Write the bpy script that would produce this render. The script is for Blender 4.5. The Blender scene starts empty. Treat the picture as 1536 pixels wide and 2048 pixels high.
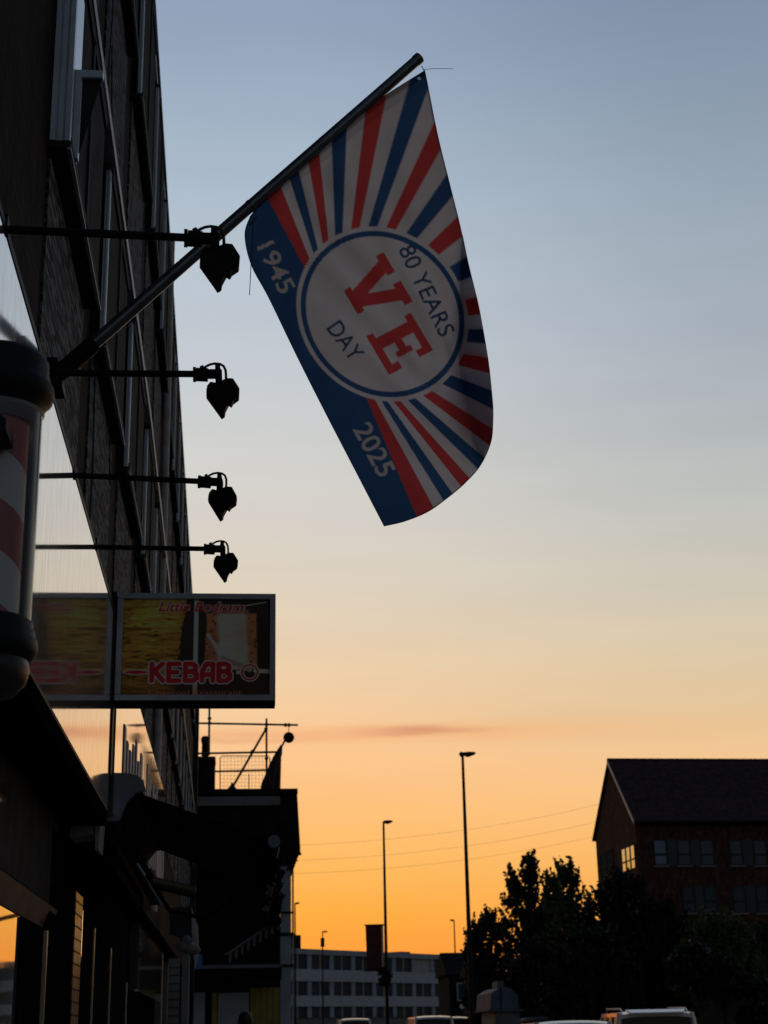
import bpy, bmesh, math, random
import numpy as np
from mathutils import Vector, Matrix
random.seed(7); np.random.seed(7)
scn = bpy.context.scene
col = scn.collection
R = math.radians

# ------------------------------------------------------------------ camera
F = 3076.0
_y = np.array([470-768, 1024-2075, F]); _w = (F*F + _y[0]*-190.0)/(-_y[1])
_z = np.array([-190.0, _w, F]); _y /= np.linalg.norm(_y); _z /= np.linalg.norm(_z)
_x = np.cross(_z, _y); _x = -_x if _x[0] < 0 else _x
WR = np.array([_x, _y, _z])                      # world axes seen in camera (right, up, forward)
CAM = np.array([0, 0, 1.5])
cd = bpy.data.cameras.new('camera'); cam = bpy.data.objects.new('camera', cd); col.objects.link(cam)
cd.sensor_fit = 'VERTICAL'; cd.sensor_height = 36; cd.lens = 36*F/2048
cd.clip_start = 0.05; cd.clip_end = 6000
m3 = Matrix([[WR[i][0], WR[i][1], -WR[i][2]] for i in range(3)])
cam.matrix_world = Matrix.Translation(CAM.tolist()) @ m3.to_4x4()
cd.dof.use_dof = True; cd.dof.focus_distance = 6.2; cd.dof.aperture_fstop = (cd.lens/1000)/0.0075
scn.camera = cam
def ray(u, v): return WR @ np.array([u-768, 1024-v, F])
def onp(ax, val, u, v):
    d = ray(u, v); t = (val-CAM[ax])/d[ax]; return CAM+t*d
def at(u, v, Y): return Vector(onp(1, Y, u, v))
def atX(u, v, X): return Vector(onp(0, X, u, v))

# ------------------------------------------------------------------ world: dusk sky
scn.view_settings.view_transform = 'Standard'; scn.view_settings.look = 'None'
scn.view_settings.exposure = 0.0; scn.view_settings.gamma = 1.0
def lin(c): return tuple(((x/255)/12.92 if x/255 <= .04045 else ((x/255+.055)/1.055)**2.4) for x in c)
world = bpy.data.worlds.new('World'); scn.world = world; world.use_nodes = True
nt = world.node_tree; N = nt.nodes; L = nt.links; N.clear()
def nd(t, **k):
    n = N.new(t)
    for a, b in k.items(): setattr(n, a, b)
    return n
def mth(op, a, b=None, c=None, clamp=False):
    n = nd('ShaderNodeMath', operation=op, use_clamp=clamp)
    for i, s in enumerate((a, b, c)):
        if s is None: continue
        if isinstance(s, (int, float)): n.inputs[i].default_value = s
        else: L.new(s, n.inputs[i])
    return n.outputs[0]
tc = nd('ShaderNodeTexCoord'); sx = nd('ShaderNodeSeparateXYZ'); L.new(tc.outputs['Generated'], sx.inputs[0])
X_, Y_, Z_ = sx.outputs
az = mth('ARCTAN2', X_, Y_)                       # radians, 0 = down the street, + = right
el = mth('ARCSINE', Z_)
def ramp(stops, fac):
    r = nd('ShaderNodeValToRGB'); e = r.color_ramp.elements
    while len(e) > 1: e.remove(e[-1])
    for i, (p, c) in enumerate(stops):
        q = e[0] if i == 0 else e.new(p)
        q.position = p; q.color = (*lin(c), 1)
    L.new(fac, r.inputs[0]); return r.outputs[0]
facE = mth('DIVIDE', el, R(60.0), clamp=True)
def EL(y): return max(0, (18.86-math.degrees(math.atan((y-1024)/F))-.02))/60
SKY_L = [(0, (255,138,58)), (EL(1990), (254,148,60)), (EL(1915), (255,158,60)), (EL(1830), (255,175,66)), (EL(1740), (255,186,94)), (EL(1640), (255,192,118)),
         (EL(1550), (254,197,137)), (EL(1450), (246,202,154)), (EL(1330), (235,206,170)), (EL(1200), (224,209,187)), (EL(1050), (214,208,199)),
         (EL(880), (208,209,207)), (EL(700), (194,201,209)), (EL(500), (182,195,207)), (EL(300), (166,182,199)), (EL(120), (152,169,191)), (EL(0), (145,161,186)),
         (.78, (98,112,144)), (1, (70,82,110))]
SKY_R = [(0, (250,140,70)), (EL(1920), (254,157,68)), (EL(1740), (253,186,108)), (EL(1640), (248,193,128)), (EL(1550), (240,196,144)), (EL(1450), (227,197,155)),
         (EL(1330), (219,202,171)), (EL(1200), (204,198,182)), (EL(1050), (191,193,188)), (EL(880), (177,183,186)), (EL(700), (165,175,186)), (EL(500), (156,170,183)),
         (EL(300), (142,158,175)), (EL(120), (131,147,170)), (EL(0), (123,139,163)), (.78, (92,106,138)), (1, (66,78,106))]
mixlr = nd('ShaderNodeMix', data_type='RGBA')
mr = nd('ShaderNodeMapRange', interpolation_type='SMOOTHSTEP'); L.new(az, mr.inputs[0]); mr.inputs[1].default_value = R(1); mr.inputs[2].default_value = R(22)
L.new(mr.outputs[0], mixlr.inputs[0]); L.new(ramp(SKY_L, facE), mixlr.inputs[6]); L.new(ramp(SKY_R, facE), mixlr.inputs[7])
# soft noise: uneven haze bands, plus one thin cloud streak low over the street
def noise(scale, sz, det=4):
    mp = nd('ShaderNodeMapping'); mp.inputs['Scale'].default_value = (1, 1, sz); L.new(tc.outputs['Generated'], mp.inputs[0])
    n = nd('ShaderNodeTexNoise'); n.inputs['Scale'].default_value = scale; n.inputs['Detail'].default_value = det; L.new(mp.outputs[0], n.inputs['Vector']); return n.outputs[0]
def gauss(x, c, w):
    d = mth('DIVIDE', mth('SUBTRACT', x, c), w); return mth('EXPONENT', mth('MULTIPLY', mth('MULTIPLY', d, d), -1.0))
nz = noise(9, 14, 3)
elw = mth('ADD', el, mth('MULTIPLY', mth('SUBTRACT', nz, .5), R(.55)))
def edge(x, lo, hi):
    m_ = nd('ShaderNodeMapRange', interpolation_type='SMOOTHSTEP'); L.new(x, m_.inputs[0]); m_.inputs[1].default_value = lo; m_.inputs[2].default_value = hi; return m_.outputs[0]
E0 = R(60)*EL(1471)
core = mth('MULTIPLY', gauss(elw, E0+R(.02), R(.17)), gauss(az, R(7.0), R(2.4)))
coreL = mth('MULTIPLY', gauss(elw, E0-R(.12), R(.22)), gauss(az, R(-1.2), R(4.5)))
halo = mth('MULTIPLY', gauss(elw, E0-R(.05), R(.33)), gauss(az, R(6), R(9)))
cl = mth('ADD', mth('MULTIPLY', core, .75), mth('MULTIPLY', coreL, .5), clamp=True)
cl = mth('MULTIPLY', cl, edge(noise(14, 10, 4), .25, .6))
mh = nd('ShaderNodeMix', data_type='RGBA'); L.new(mth('MULTIPLY', halo, .55), mh.inputs[0]); L.new(mixlr.outputs[2], mh.inputs[6]); mh.inputs[7].default_value = (*lin((252,184,124)), 1)
mc = nd('ShaderNodeMix', data_type='RGBA'); L.new(cl, mc.inputs[0]); L.new(mh.outputs[2], mc.inputs[6]); mc.inputs[7].default_value = (*lin((214,146,112)), 1)
vr = nd('ShaderNodeMix', data_type='RGBA', blend_type='MULTIPLY'); vr.inputs[0].default_value = 1; L.new(mc.outputs[2], vr.inputs[6])
vv = mth('MULTIPLY_ADD', noise(3.5, 9, 6), .14, .935); cvv = nd('ShaderNodeCombineXYZ')
for i in range(3): L.new(vv, cvv.inputs[i])
L.new(cvv.outputs[0], vr.inputs[7])
# away from the afterglow: Nishita dusk sky
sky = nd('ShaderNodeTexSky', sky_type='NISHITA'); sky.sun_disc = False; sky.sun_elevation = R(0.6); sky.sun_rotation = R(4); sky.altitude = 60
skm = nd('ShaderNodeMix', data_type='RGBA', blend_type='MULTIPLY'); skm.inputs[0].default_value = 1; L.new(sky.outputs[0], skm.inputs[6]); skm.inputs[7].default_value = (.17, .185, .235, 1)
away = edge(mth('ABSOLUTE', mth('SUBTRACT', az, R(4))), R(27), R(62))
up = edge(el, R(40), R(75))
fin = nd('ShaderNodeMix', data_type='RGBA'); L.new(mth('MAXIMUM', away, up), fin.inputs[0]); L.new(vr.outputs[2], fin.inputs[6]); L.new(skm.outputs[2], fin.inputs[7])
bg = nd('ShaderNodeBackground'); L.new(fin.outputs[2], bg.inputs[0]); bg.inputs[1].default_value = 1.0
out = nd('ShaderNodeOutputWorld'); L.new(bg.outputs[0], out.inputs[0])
# the sun, all but set down the street
sl = bpy.data.lights.new('sun', 'SUN'); sl.energy = 0.03; sl.angle = R(8); sl.color = (1, .62, .32)
so = bpy.data.objects.new('sun', sl); col.objects.link(so)
sd = Vector((math.sin(R(4))*math.cos(R(.6)), math.cos(R(4))*math.cos(R(.6)), math.sin(R(.6))))
so.rotation_euler = sd.to_track_quat('Z', 'Y').to_euler(); so.location = (0, 30, 30)

# ------------------------------------------------------------------ materials
def newmat(name):
    m = bpy.data.materials.new(name); m.use_nodes = True; t = m.node_tree
    return m, t.nodes, t.links, t.nodes['Principled BSDF']
def mat(name, c, rough=.6, metal=0, var=.25, scale=6, bump=.0, bscale=40, spec=.5, stretch=None, coat=0):
    m, n, l, b = newmat(name)
    b.inputs['Roughness'].default_value = rough; b.inputs['Metallic'].default_value = metal
    b.inputs['Specular IOR Level'].default_value = spec; b.inputs['Coat Weight'].default_value = coat
    tcn = n.new('ShaderNodeTexCoord'); vec = tcn.outputs['Object']
    if stretch:
        mp = n.new('ShaderNodeMapping'); mp.inputs['Scale'].default_value = stretch; l.new(vec, mp.inputs[0]); vec = mp.outputs[0]
    nz = n.new('ShaderNodeTexNoise'); nz.inputs['Scale'].default_value = scale; nz.inputs['Detail'].default_value = 6; l.new(vec, nz.inputs['Vector'])
    r = n.new('ShaderNodeValToRGB'); r.color_ramp.elements[0].position = .3; r.color_ramp.elements[1].position = .7
    r.color_ramp.elements[0].color = (*[x*(1-var) for x in c], 1); r.color_ramp.elements[1].color = (*[min(1, x*(1+var)) for x in c], 1)
    l.new(nz.outputs[0], r.inputs[0]); l.new(r.outputs[0], b.inputs['Base Color'])
    if bump:
        n2 = n.new('ShaderNodeTexNoise'); n2.inputs['Scale'].default_value = bscale; n2.inputs['Detail'].default_value = 3; l.new(vec, n2.inputs['Vector'])
        bp = n.new('ShaderNodeBump'); bp.inputs['Strength'].default_value = bump; bp.inputs['Distance'].default_value = .02
        l.new(n2.outputs[0], bp.inputs['Height']); l.new(bp.outputs[0], b.inputs['Normal'])
    return m
def brick(name, c1, c2, mortar, axis='x', scale=1.0, rough=.85, spec=.3):
    m, n, l, b = newmat(name); b.inputs['Roughness'].default_value = rough; b.inputs['Specular IOR Level'].default_value = spec
    tcn = n.new('ShaderNodeTexCoord'); s = n.new('ShaderNodeSeparateXYZ'); c = n.new('ShaderNodeCombineXYZ'); l.new(tcn.outputs['Object'], s.inputs[0])
    l.new(s.outputs[1 if axis == 'x' else 0], c.inputs[0]); l.new(s.outputs[2], c.inputs[1])
    bt = n.new('ShaderNodeTexBrick'); l.new(c.outputs[0], bt.inputs['Vector']); bt.inputs['Scale'].default_value = scale
    bt.inputs['Brick Width'].default_value = .225; bt.inputs['Row Height'].default_value = .075; bt.inputs['Mortar Size'].default_value = .006
    bt.inputs['Color1'].default_value = (*c1, 1); bt.inputs['Color2'].default_value = (*c2, 1); bt.inputs['Mortar'].default_value = (*mortar, 1)
    mp = n.new('ShaderNodeMapping'); mp.inputs['Scale'].default_value = (1, 1, .45); l.new(tcn.outputs['Object'], mp.inputs[0])
    nz0 = n.new('ShaderNodeTexNoise'); nz0.inputs['Scale'].default_value = 5.5; nz0.inputs['Detail'].default_value = 9; nz0.inputs['Roughness'].default_value = .72; l.new(mp.outputs[0], nz0.inputs['Vector'])
    nz = n.new('ShaderNodeMapRange'); l.new(nz0.outputs[0], nz.inputs[0]); nz.inputs[1].default_value = .35; nz.inputs[2].default_value = .66; nz.inputs[3].default_value = .12; nz.inputs[4].default_value = 1.25
    mx = n.new('ShaderNodeMix'); mx.data_type = 'RGBA'; mx.blend_type = 'MULTIPLY'; mx.inputs[0].default_value = .85
    l.new(bt.outputs[0], mx.inputs[6]); l.new(nz.outputs[0], mx.inputs[7]); l.new(mx.outputs[2], b.inputs['Base Color'])
    bp = n.new('ShaderNodeBump'); bp.inputs['Strength'].default_value = .6; bp.inputs['Distance'].default_value = .012; bp.invert = True
    rm = n.new('ShaderNodeMapRange'); l.new(bt.outputs['Fac'], rm.inputs[0]); rm.inputs[3].default_value = rough; rm.inputs[4].default_value = .97; l.new(rm.outputs[0], b.inputs['Roughness'])
    l.new(bt.outputs['Fac'], bp.inputs['Height']); l.new(bp.outputs[0], b.inputs['Normal'])
    return m
M = {}
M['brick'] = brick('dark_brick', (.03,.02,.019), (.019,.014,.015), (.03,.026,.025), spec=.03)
M['brick_glazed'] = brick('glazed_brick', (.16,.09,.06), (.11,.06,.04), (.05,.04,.035), rough=.32, spec=.7)
M['brick_red'] = brick('red_brick', (.105,.05,.04), (.085,.04,.034), (.07,.055,.05), axis='y', spec=.05)
M['brick_redx'] = brick('red_brick_gable', (.14,.06,.042), (.11,.05,.036), (.08,.06,.05), axis='x', spec=.05)
def pebble():
    m, n, l, b = newmat('pebbledash'); b.inputs['Roughness'].default_value = .8; b.inputs['Specular IOR Level'].default_value = .05
    tcn = n.new('ShaderNodeTexCoord'); v = n.new('ShaderNodeTexVoronoi'); v.inputs['Scale'].default_value = 42
    mp = n.new('ShaderNodeMapping'); mp.inputs['Scale'].default_value = (1, .2, 1); l.new(tcn.outputs['Object'], mp.inputs[0]); l.new(mp.outputs[0], v.inputs['Vector'])
    r = n.new('ShaderNodeValToRGB'); r.color_ramp.elements[0].color = (.012,.015,.02,1); r.color_ramp.elements[1].color = (.17,.195,.235,1); r.color_ramp.elements[0].position = .35
    s = n.new('ShaderNodeSeparateColor'); l.new(v.outputs['Color'], s.inputs[0]); l.new(s.outputs[0], r.inputs[0]); l.new(r.outputs[0], b.inputs['Base Color'])
    bp = n.new('ShaderNodeBump'); bp.inputs['Strength'].default_value = 1; bp.inputs['Distance'].default_value = .012; bp.invert = True
    l.new(v.outputs['Distance'], bp.inputs['Height']); l.new(bp.outputs[0], b.inputs['Normal']); return m
M['pebble'] = pebble()
M['upvc'] = mat('window_frame_plastic', (.64,.75,.9), .3, var=.1)
M['trim'] = mat('grey_trim', (.36,.36,.37), .5, var=.25, scale=9)
M['slate'] = mat('dark_slate', (.03,.034,.04), .8, var=.3, scale=12, spec=.1)
M['black'] = mat('black_metal', (.008,.008,.009), .6, var=.3, scale=20, spec=.15)
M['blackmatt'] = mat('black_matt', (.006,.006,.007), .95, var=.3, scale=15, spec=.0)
M['darkpanel'] = mat('dark_panel', (.035,.036,.04), .85, var=.4, scale=5, spec=.03)
M['coppery'] = mat('glossy_brown_trim', (.15,.10,.06), .3, metal=.5, var=.35, scale=6)
M['alu'] = mat('aluminium', (.36,.39,.43), .4, metal=.35, var=.2, scale=8)
M['aluglossy'] = mat('bright_frame_edge', (.6,.58,.55), .3, metal=.6, var=.15)
M['pole'] = mat('pole_paint', (.09,.105,.14), .28, metal=.45, var=.3, scale=14, spec=.7)
def glassy(name, c, fac_metal=.0, rough=.03, spec=.8):
    return mat(name, c, rough, metal=fac_metal, var=.1, scale=2, bump=.015, bscale=2.5, spec=spec)
M['glass'] = glassy('window_glass', (.02,.024,.03))
M['glassm'] = glassy('coated_window_glass', (.72,.7,.68), .9, .04)
M['glassf'] = mat('far_window_glass', (.03,.045,.07), .35, var=.35, scale=.7, spec=.15)
def fascia_mat():
    m, n, l, b = newmat('mirror_fascia'); tcn = n.new('ShaderNodeTexCoord')
    mp = n.new('ShaderNodeMapping'); mp.inputs['Scale'].default_value = (1, 9, 1.1); l.new(tcn.outputs['Object'], mp.inputs[0])
    nz = n.new('ShaderNodeTexNoise'); nz.inputs['Scale'].default_value = 3.2; nz.inputs['Detail'].default_value = 8; nz.inputs['Roughness'].default_value = .7; l.new(mp.outputs[0], nz.inputs['Vector'])
    r = n.new('ShaderNodeValToRGB'); r.color_ramp.elements[0].position = .36; r.color_ramp.elements[1].position = .62
    r.color_ramp.elements[0].color = (.52,.51,.49,1); r.color_ramp.elements[1].color = (.82,.82,.82,1); l.new(nz.outputs[0], r.inputs[0]); l.new(r.outputs[0], b.inputs['Base Color'])
    b.inputs['Metallic'].default_value = .85
    r2 = n.new('ShaderNodeMapRange'); l.new(nz.outputs[0], r2.inputs[0]); r2.inputs[1].default_value = .3; r2.inputs[2].default_value = .7; r2.inputs[3].default_value = .10; r2.inputs[4].default_value = .035; l.new(r2.outputs[0], b.inputs['Roughness'])
    n3 = n.new('ShaderNodeTexNoise'); n3.inputs['Scale'].default_value = 1.1; l.new(tcn.outputs['Object'], n3.inputs['Vector'])
    bp = n.new('ShaderNodeBump'); bp.inputs['Strength'].default_value = .03; bp.inputs['Distance'].default_value = .02; l.new(n3.outputs[0], bp.inputs['Height']); l.new(bp.outputs[0], b.inputs['Normal']); return m
M['fascia'] = fascia_mat()
M['asphalt'] = mat('asphalt', (.05,.05,.052), .9, var=.3, scale=3, bump=.3, bscale=120)
M['paving'] = mat('paving', (.16,.155,.15), .85, var=.2, scale=2, bump=.2, bscale=60)
M['kerb'] = mat('kerb_stone', (.22,.21,.2), .85, var=.2)
M['paint'] = mat('road_paint', (.7,.7,.68), .8, var=.15)
M['grass'] = mat('verge', (.04,.06,.025), .95, var=.4, scale=1)
M['fabric'] = mat('awning_fabric', (.012,.011,.013), .9, var=.25, scale=10, spec=.1)
M['white'] = mat('white_paint', (.42,.46,.54), .6, var=.12, scale=2)
M['whitedim'] = mat('weathered_white', (.3,.34,.42), .6, var=.2, scale=1.5)
M['carwhite'] = mat('car_paint_white', (.75,.75,.76), .18, var=.03, coat=.6)
M['cargrey'] = mat('car_paint_grey', (.3,.31,.33), .2, metal=.4, var=.05, coat=.6)
M['carglass'] = mat('car_glass', (.01,.012,.015), .15, var=.1, spec=.2)
M['rubber'] = mat('rubber', (.015,.015,.015), .85, var=.2)
M['redlamp'] = mat('red_lens', (.25,.01,.01), .2, var=.1)
M['chrome'] = mat('bright_metal', (.7,.7,.7), .2, metal=1, var=.1)
M['tile'] = mat('roof_tile', (.05,.034,.038), .9, var=.35, scale=3, bump=.4, bscale=9, spec=.08)
M['render'] = mat('grey_render', (.16,.16,.165), .8, var=.25, scale=2)
M['soot'] = mat('dark_masonry', (.016,.014,.015), .95, var=.4, scale=3, bump=.4, bscale=14, spec=.05)
M['galv'] = mat('scaffold_tube', (.06,.055,.05), .55, metal=.5, var=.3)
M['bluepanel'] = mat('blue_panel', (.03,.2,.55), .5, var=.15)
M['yellow'] = mat('yellow_paint', (.30,.25,.025), .7, var=.3, scale=3)
M['bark'] = mat('bark', (.045,.035,.028), .9, var=.4, scale=5, bump=.5, bscale=20)
M['skin'] = mat('skin', (.3,.18,.13), .6, var=.1)
M['hair'] = mat('hair', (.01,.008,.007), .6, var=.3, scale=40)
M['coatcloth'] = mat('dark_cloth', (.015,.017,.022), .9, var=.3, scale=20)
M['jeans'] = mat('blue_cloth', (.03,.04,.07), .9, var=.3, scale=20)
M['bluegrey'] = mat('blue_infill_panel', (.012,.018,.035), .5, var=.2)
M['cable'] = mat('cable_black', (.02,.02,.022), .6, var=.2)
def leafmat(name, c):
    m, n, l, b = newmat(name); b.inputs['Roughness'].default_value = .6; b.inputs['Specular IOR Level'].default_value = .3
    tcn = n.new('ShaderNodeTexCoord'); nz = n.new('ShaderNodeTexNoise'); nz.inputs['Scale'].default_value = 1.1; nz.inputs['Detail'].default_value = 4; l.new(tcn.outputs['Object'], nz.inputs['Vector'])
    r = n.new('ShaderNodeValToRGB'); r.color_ramp.elements[0].position = .35; r.color_ramp.elements[1].position = .66
    r.color_ramp.elements[0].color = (*[x*.5 for x in c], 1); r.color_ramp.elements[1].color = (*[x*1.5 for x in c], 1); l.new(nz.outputs[0], r.inputs[0]); l.new(r.outputs[0], b.inputs['Base Color'])
    tr = n.new('ShaderNodeBsdfTranslucent'); l.new(r.outputs[0], tr.inputs[0]); mx = n.new('ShaderNodeMixShader'); mx.inputs[0].default_value = .25
    l.new(b.outputs[0], mx.inputs[1]); l.new(tr.outputs[0], mx.inputs[2]); l.new(mx.outputs[0], n['Material Output'].inputs[0]); return m
M['leaf_dark'] = leafmat('leaf_dark', (.022,.026,.014)); M['leaf_green'] = leafmat('leaf_green', (.06,.09,.028)); M['leaf_black'] = leafmat('leaf_purple', (.016,.013,.014))

# ------------------------------------------------------------------ builders
class MB:
    def __init__(s): s.v = []; s.f = []; s.sm = []
    def add(s, vs, fs, smooth=False):
        o = len(s.v); s.v += [tuple(p) for p in vs]; s.f += [tuple(i+o for i in f) for f in fs]; s.sm += [smooth]*len(fs); return s
    def hexa(s, p):   # 8 corners: bottom 0-3 ccw, top 4-7
        return s.add(p, [(3,2,1,0),(4,5,6,7),(0,1,5,4),(1,2,6,5),(2,3,7,6),(3,0,4,7)])
    def box(s, x0, x1, y0, y1, z0, z1):
        return s.hexa([(x0,y0,z0),(x1,y0,z0),(x1,y1,z0),(x0,y1,z0),(x0,y0,z1),(x1,y0,z1),(x1,y1,z1),(x0,y1,z1)])
    def tube(s, pts, r, n=12, cap=True, smooth=True):
        pts = [Vector(p) for p in pts]; rs = r if isinstance(r, (list, tuple)) else [r]*len(pts)
        vs = []; up = None
        for i, p in enumerate(pts):
            d = (pts[min(i+1, len(pts)-1)]-pts[max(i-1, 0)]).normalized()
            if up is None: up = d.orthogonal().normalized()
            a = (up-d*up.dot(d)).normalized(); up = a; b = d.cross(a)
            vs += [p+(a*math.cos(2*math.pi*k/n)+b*math.sin(2*math.pi*k/n))*rs[i] for k in range(n)]
        fs = [(i*n+k, i*n+(k+1) % n, (i+1)*n+(k+1) % n, (i+1)*n+k) for i in range(len(pts)-1) for k in range(n)]
        s.add(vs, fs, smooth)
        if cap: s.add(vs[:n], [tuple(range(n))[::-1]]); s.add(vs[-n:], [tuple(range(n))])
        return s
    def lathe(s, prof, c, n=40):   # prof (r,z) about vertical axis
        vs = [(c[0]+r*math.cos(2*math.pi*k/n), c[1]+r*math.sin(2*math.pi*k/n), c[2]+z) for r, z in prof for k in range(n)]
        fs = [(i*n+k, i*n+(k+1) % n, (i+1)*n+(k+1) % n, (i+1)*n+k) for i in range(len(prof)-1) for k in range(n)]
        s.add(vs, fs, True); s.add(vs[:n], [tuple(range(n))[::-1]]); s.add(vs[-n:], [tuple(range(n))]); return s
    def prism(s, poly, vec):       # closed 3-D polygon swept along vec
        n = len(poly); a = [Vector(p) for p in poly]; v = Vector(vec); vs = a+[p+v for p in a]
        return s.add(vs, [tuple(range(n))[::-1], tuple(range(n, 2*n))]+[(i, (i+1) % n, n+(i+1) % n, n+i) for i in range(n)])
    def ball(s, c, r, n=16, sz=1):
        return s.lathe([(max(1e-4, r*math.sin(math.pi*i/n)), -r*sz*math.cos(math.pi*i/n)) for i in range(n+1)], c, 24)
    def build(s, name, m, parent=None, bevel=0, local=False):
        me = bpy.data.meshes.new(name)
        off = Vector((0,0,0)) if (parent is None or local) else worldloc(parent)
        me.from_pydata([tuple(Vector(v)-off) for v in s.v], [], s.f); me.polygons.foreach_set('use_smooth', s.sm)
        me.materials.append(m); me.update()
        bm = bmesh.new(); bm.from_mesh(me); bmesh.ops.recalc_face_normals(bm, faces=bm.faces); bm.to_mesh(me); bm.free()
        o = bpy.data.objects.new(name, me); col.objects.link(o); o.parent = parent
        if bevel:
            b = o.modifiers.new('bevel', 'BEVEL'); b.width = bevel; b.segments = 2; b.limit_method = 'ANGLE'
        return o
def worldloc(o):
    p = Vector((0,0,0))
    while o is not None: p += o.location; o = o.parent
    return p
def tag(o, label=None, cat=None, group=None, kind=None):
    if label: o['label'] = label
    if cat: o['category'] = cat
    if group: o['group'] = group
    if kind: o['kind'] = kind
    return o
def thing(name, label, cat, loc=(0,0,0), group=None, rz=0):
    o = bpy.data.objects.new(name, None); col.objects.link(o); o.location = loc; o.rotation_euler = (0,0,rz); o.empty_display_size = .2
    return tag(o, label, cat, group)
def copy_tree(o, parent=None):
    c = o.copy(); col.objects.link(c); c.parent = parent
    for ch in list(o.children): copy_tree(ch, c)
    return c
def struct(name, mb, m): return tag(mb.build(name, m), kind='structure')
def gz(y): return .014*min(max(0, y-20), 80)

# ------------------------------------------------------------------ ground
YS = [-30, 0, 20, 35, 50, 75, 100, 160, 300, 700, 1600]
def strip(name, x0, x1, dz, m, ys=YS):
    b = MB(); vs = []
    for y in ys: vs += [(x0, y, gz(y)+dz), (x1, y, gz(y)+dz)]
    b.add(vs, [(2*i, 2*i+1, 2*i+3, 2*i+2) for i in range(len(ys)-1)]); return struct(name, b, m)
strip('ground', -900, 900, -.14, M['grass'])
strip('road', 3.0, 12.0, -.12, M['asphalt'])
strip('pavement', -1.0, 2.85, 0, M['paving']); strip('far_pavement', 12.15, 16, 0, M['paving'])
for nm, x in (('kerb', 2.85), ('far_kerb', 12.0)):
    b = MB(); vs = []
    for y in YS: vs += [(x, y, gz(y)-.14), (x+.15, y, gz(y)-.14), (x+.15, y, gz(y)+.004), (x, y, gz(y)+.004)]
    b.add(vs, [(4*i+k, 4*i+(k+1) % 4, 4*i+4+(k+1) % 4, 4*i+4+k) for i in range(len(YS)-1) for k in range(4)]); struct(nm, b, M['kerb'])
b = MB()
for y in range(2, 180, 6): b.add([(7.45,y,gz(y)-.112),(7.55,y,gz(y)-.112),(7.55,y+3,gz(y+3)-.112),(7.45,y+3,gz(y+3)-.112)], [(0,1,2,3)])
struct('road_marking', b, M['paint'])
# ------------------------------------------------------------------ long brick building on the left
def xw(y): return -.92 if y < 13 else -.92-.009*(y-13)
WTOP = 11.1
def slab(mb, y0, y1, z0, z1, d0, d1):       # box that follows the wall plane, from d0 to d1 in front of it
    return mb.hexa([(xw(y0)+d0,y0,z0),(xw(y0)+d1,y0,z0),(xw(y1)+d1,y1,z0),(xw(y1)+d0,y1,z0),(xw(y0)+d0,y0,z1),(xw(y0)+d1,y0,z1),(xw(y1)+d1,y1,z1),(xw(y1)+d0,y1,z1)])
bld = thing('brick_building', 'long dark brick building with projecting windows and pebbledash panels on the left of the street', 'building', (-4,13,0))
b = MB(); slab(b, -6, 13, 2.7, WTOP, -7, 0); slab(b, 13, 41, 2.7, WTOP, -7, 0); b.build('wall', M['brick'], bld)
b = MB(); slab(b, -6, 13, WTOP, WTOP+.12, -7.1, .03); slab(b, 13, 41.05, WTOP, WTOP+.12, -7.1, .03); b.build('coping', M['slate'], bld)
BAYS = [(6.43,8.15)]+[(8.64+2.2*k, 10.3+2.2*k) for k in range(14)]
for i, (y0, y1) in enumerate(BAYS):
    for fl, (za, zb) in enumerate(((5.5,6.75),(8.73,10.35))):
        d = .1 if i < 1 else .095
        s = MB(); slab(s, y0, y1, za, za+.035, 0, d); slab(s, y0, y1, zb-.03, zb, 0, d); slab(s, y0+.05, y1-.05, za+.035, zb-.03, 0, .02)
        w = s.build('window', M['slate'], bld)
        f = MB()
        for yy in (y0,):                # fluted side frame: three narrow posts with grooves between
            for k in (range(3) if i < 1 else (1.5, 2)): slab(f, yy+.004*(k % 2), yy+.05, za+.037, zb-.032, d*(.02+.345*k), d*((.26 if i < 1 else .15)+.345*k))
            slab(f, yy+.02, yy+.045, za+.037, zb-.032, .003 if i < 1 else d*.54, d-.012)
        f2_ = MB()
        for yy in ((y0+y1)/2-.03,): slab(f2_, yy, yy+.06, za+.037, zb-.032, d-.03, d-.001)
        slab(f2_, y0+.051, y1-.051, za+.037, za+.08, d-.03, d-.001); slab(f2_, y0+.051, y1-.051, zb-.08, zb-.032, d-.03, d-.001)
        f.build('frame', M['upvc'], w)
        f2_.build('glazing_bar', M['slate'], w)
        g = MB(); slab(g, y0+(.4 if i < 1 else .051), y1-.051, za+.081, zb-.081, d-.024, d-.014); g.build('pane', M['darkpanel'], w)
        if i < 1: g = MB(); slab(g, y0+.051, y0+.39, za+.081, zb-.081, d-.024, d-.014); g.build('open_pane', M['glass'], w)
        t = MB(); slab(t, y0, y1, za-.012, za+.0, d-.014, d+.004); t.build('sill_edge', M['trim'], w)
    for za, zb in ((4.0,5.46),(6.92,8.69)): p = MB(); slab(p, y0, y1-.05, za, zb, 0, .012); p.build('pebbledash_panel', M['pebble'], bld)
b = MB()
for y0, y1 in ((-6,13),(13,41)): slab(b, y0, y1, 6.77, 6.85, .0, .108)
b.build('string_course', M['trim'], bld)
b = MB()
for y0, y1 in ((-6,13),(13,41)): slab(b, y0, y1, 10.6, 10.68, .0, .045)
b.build('eaves_trim', M['trim'], bld)
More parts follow.
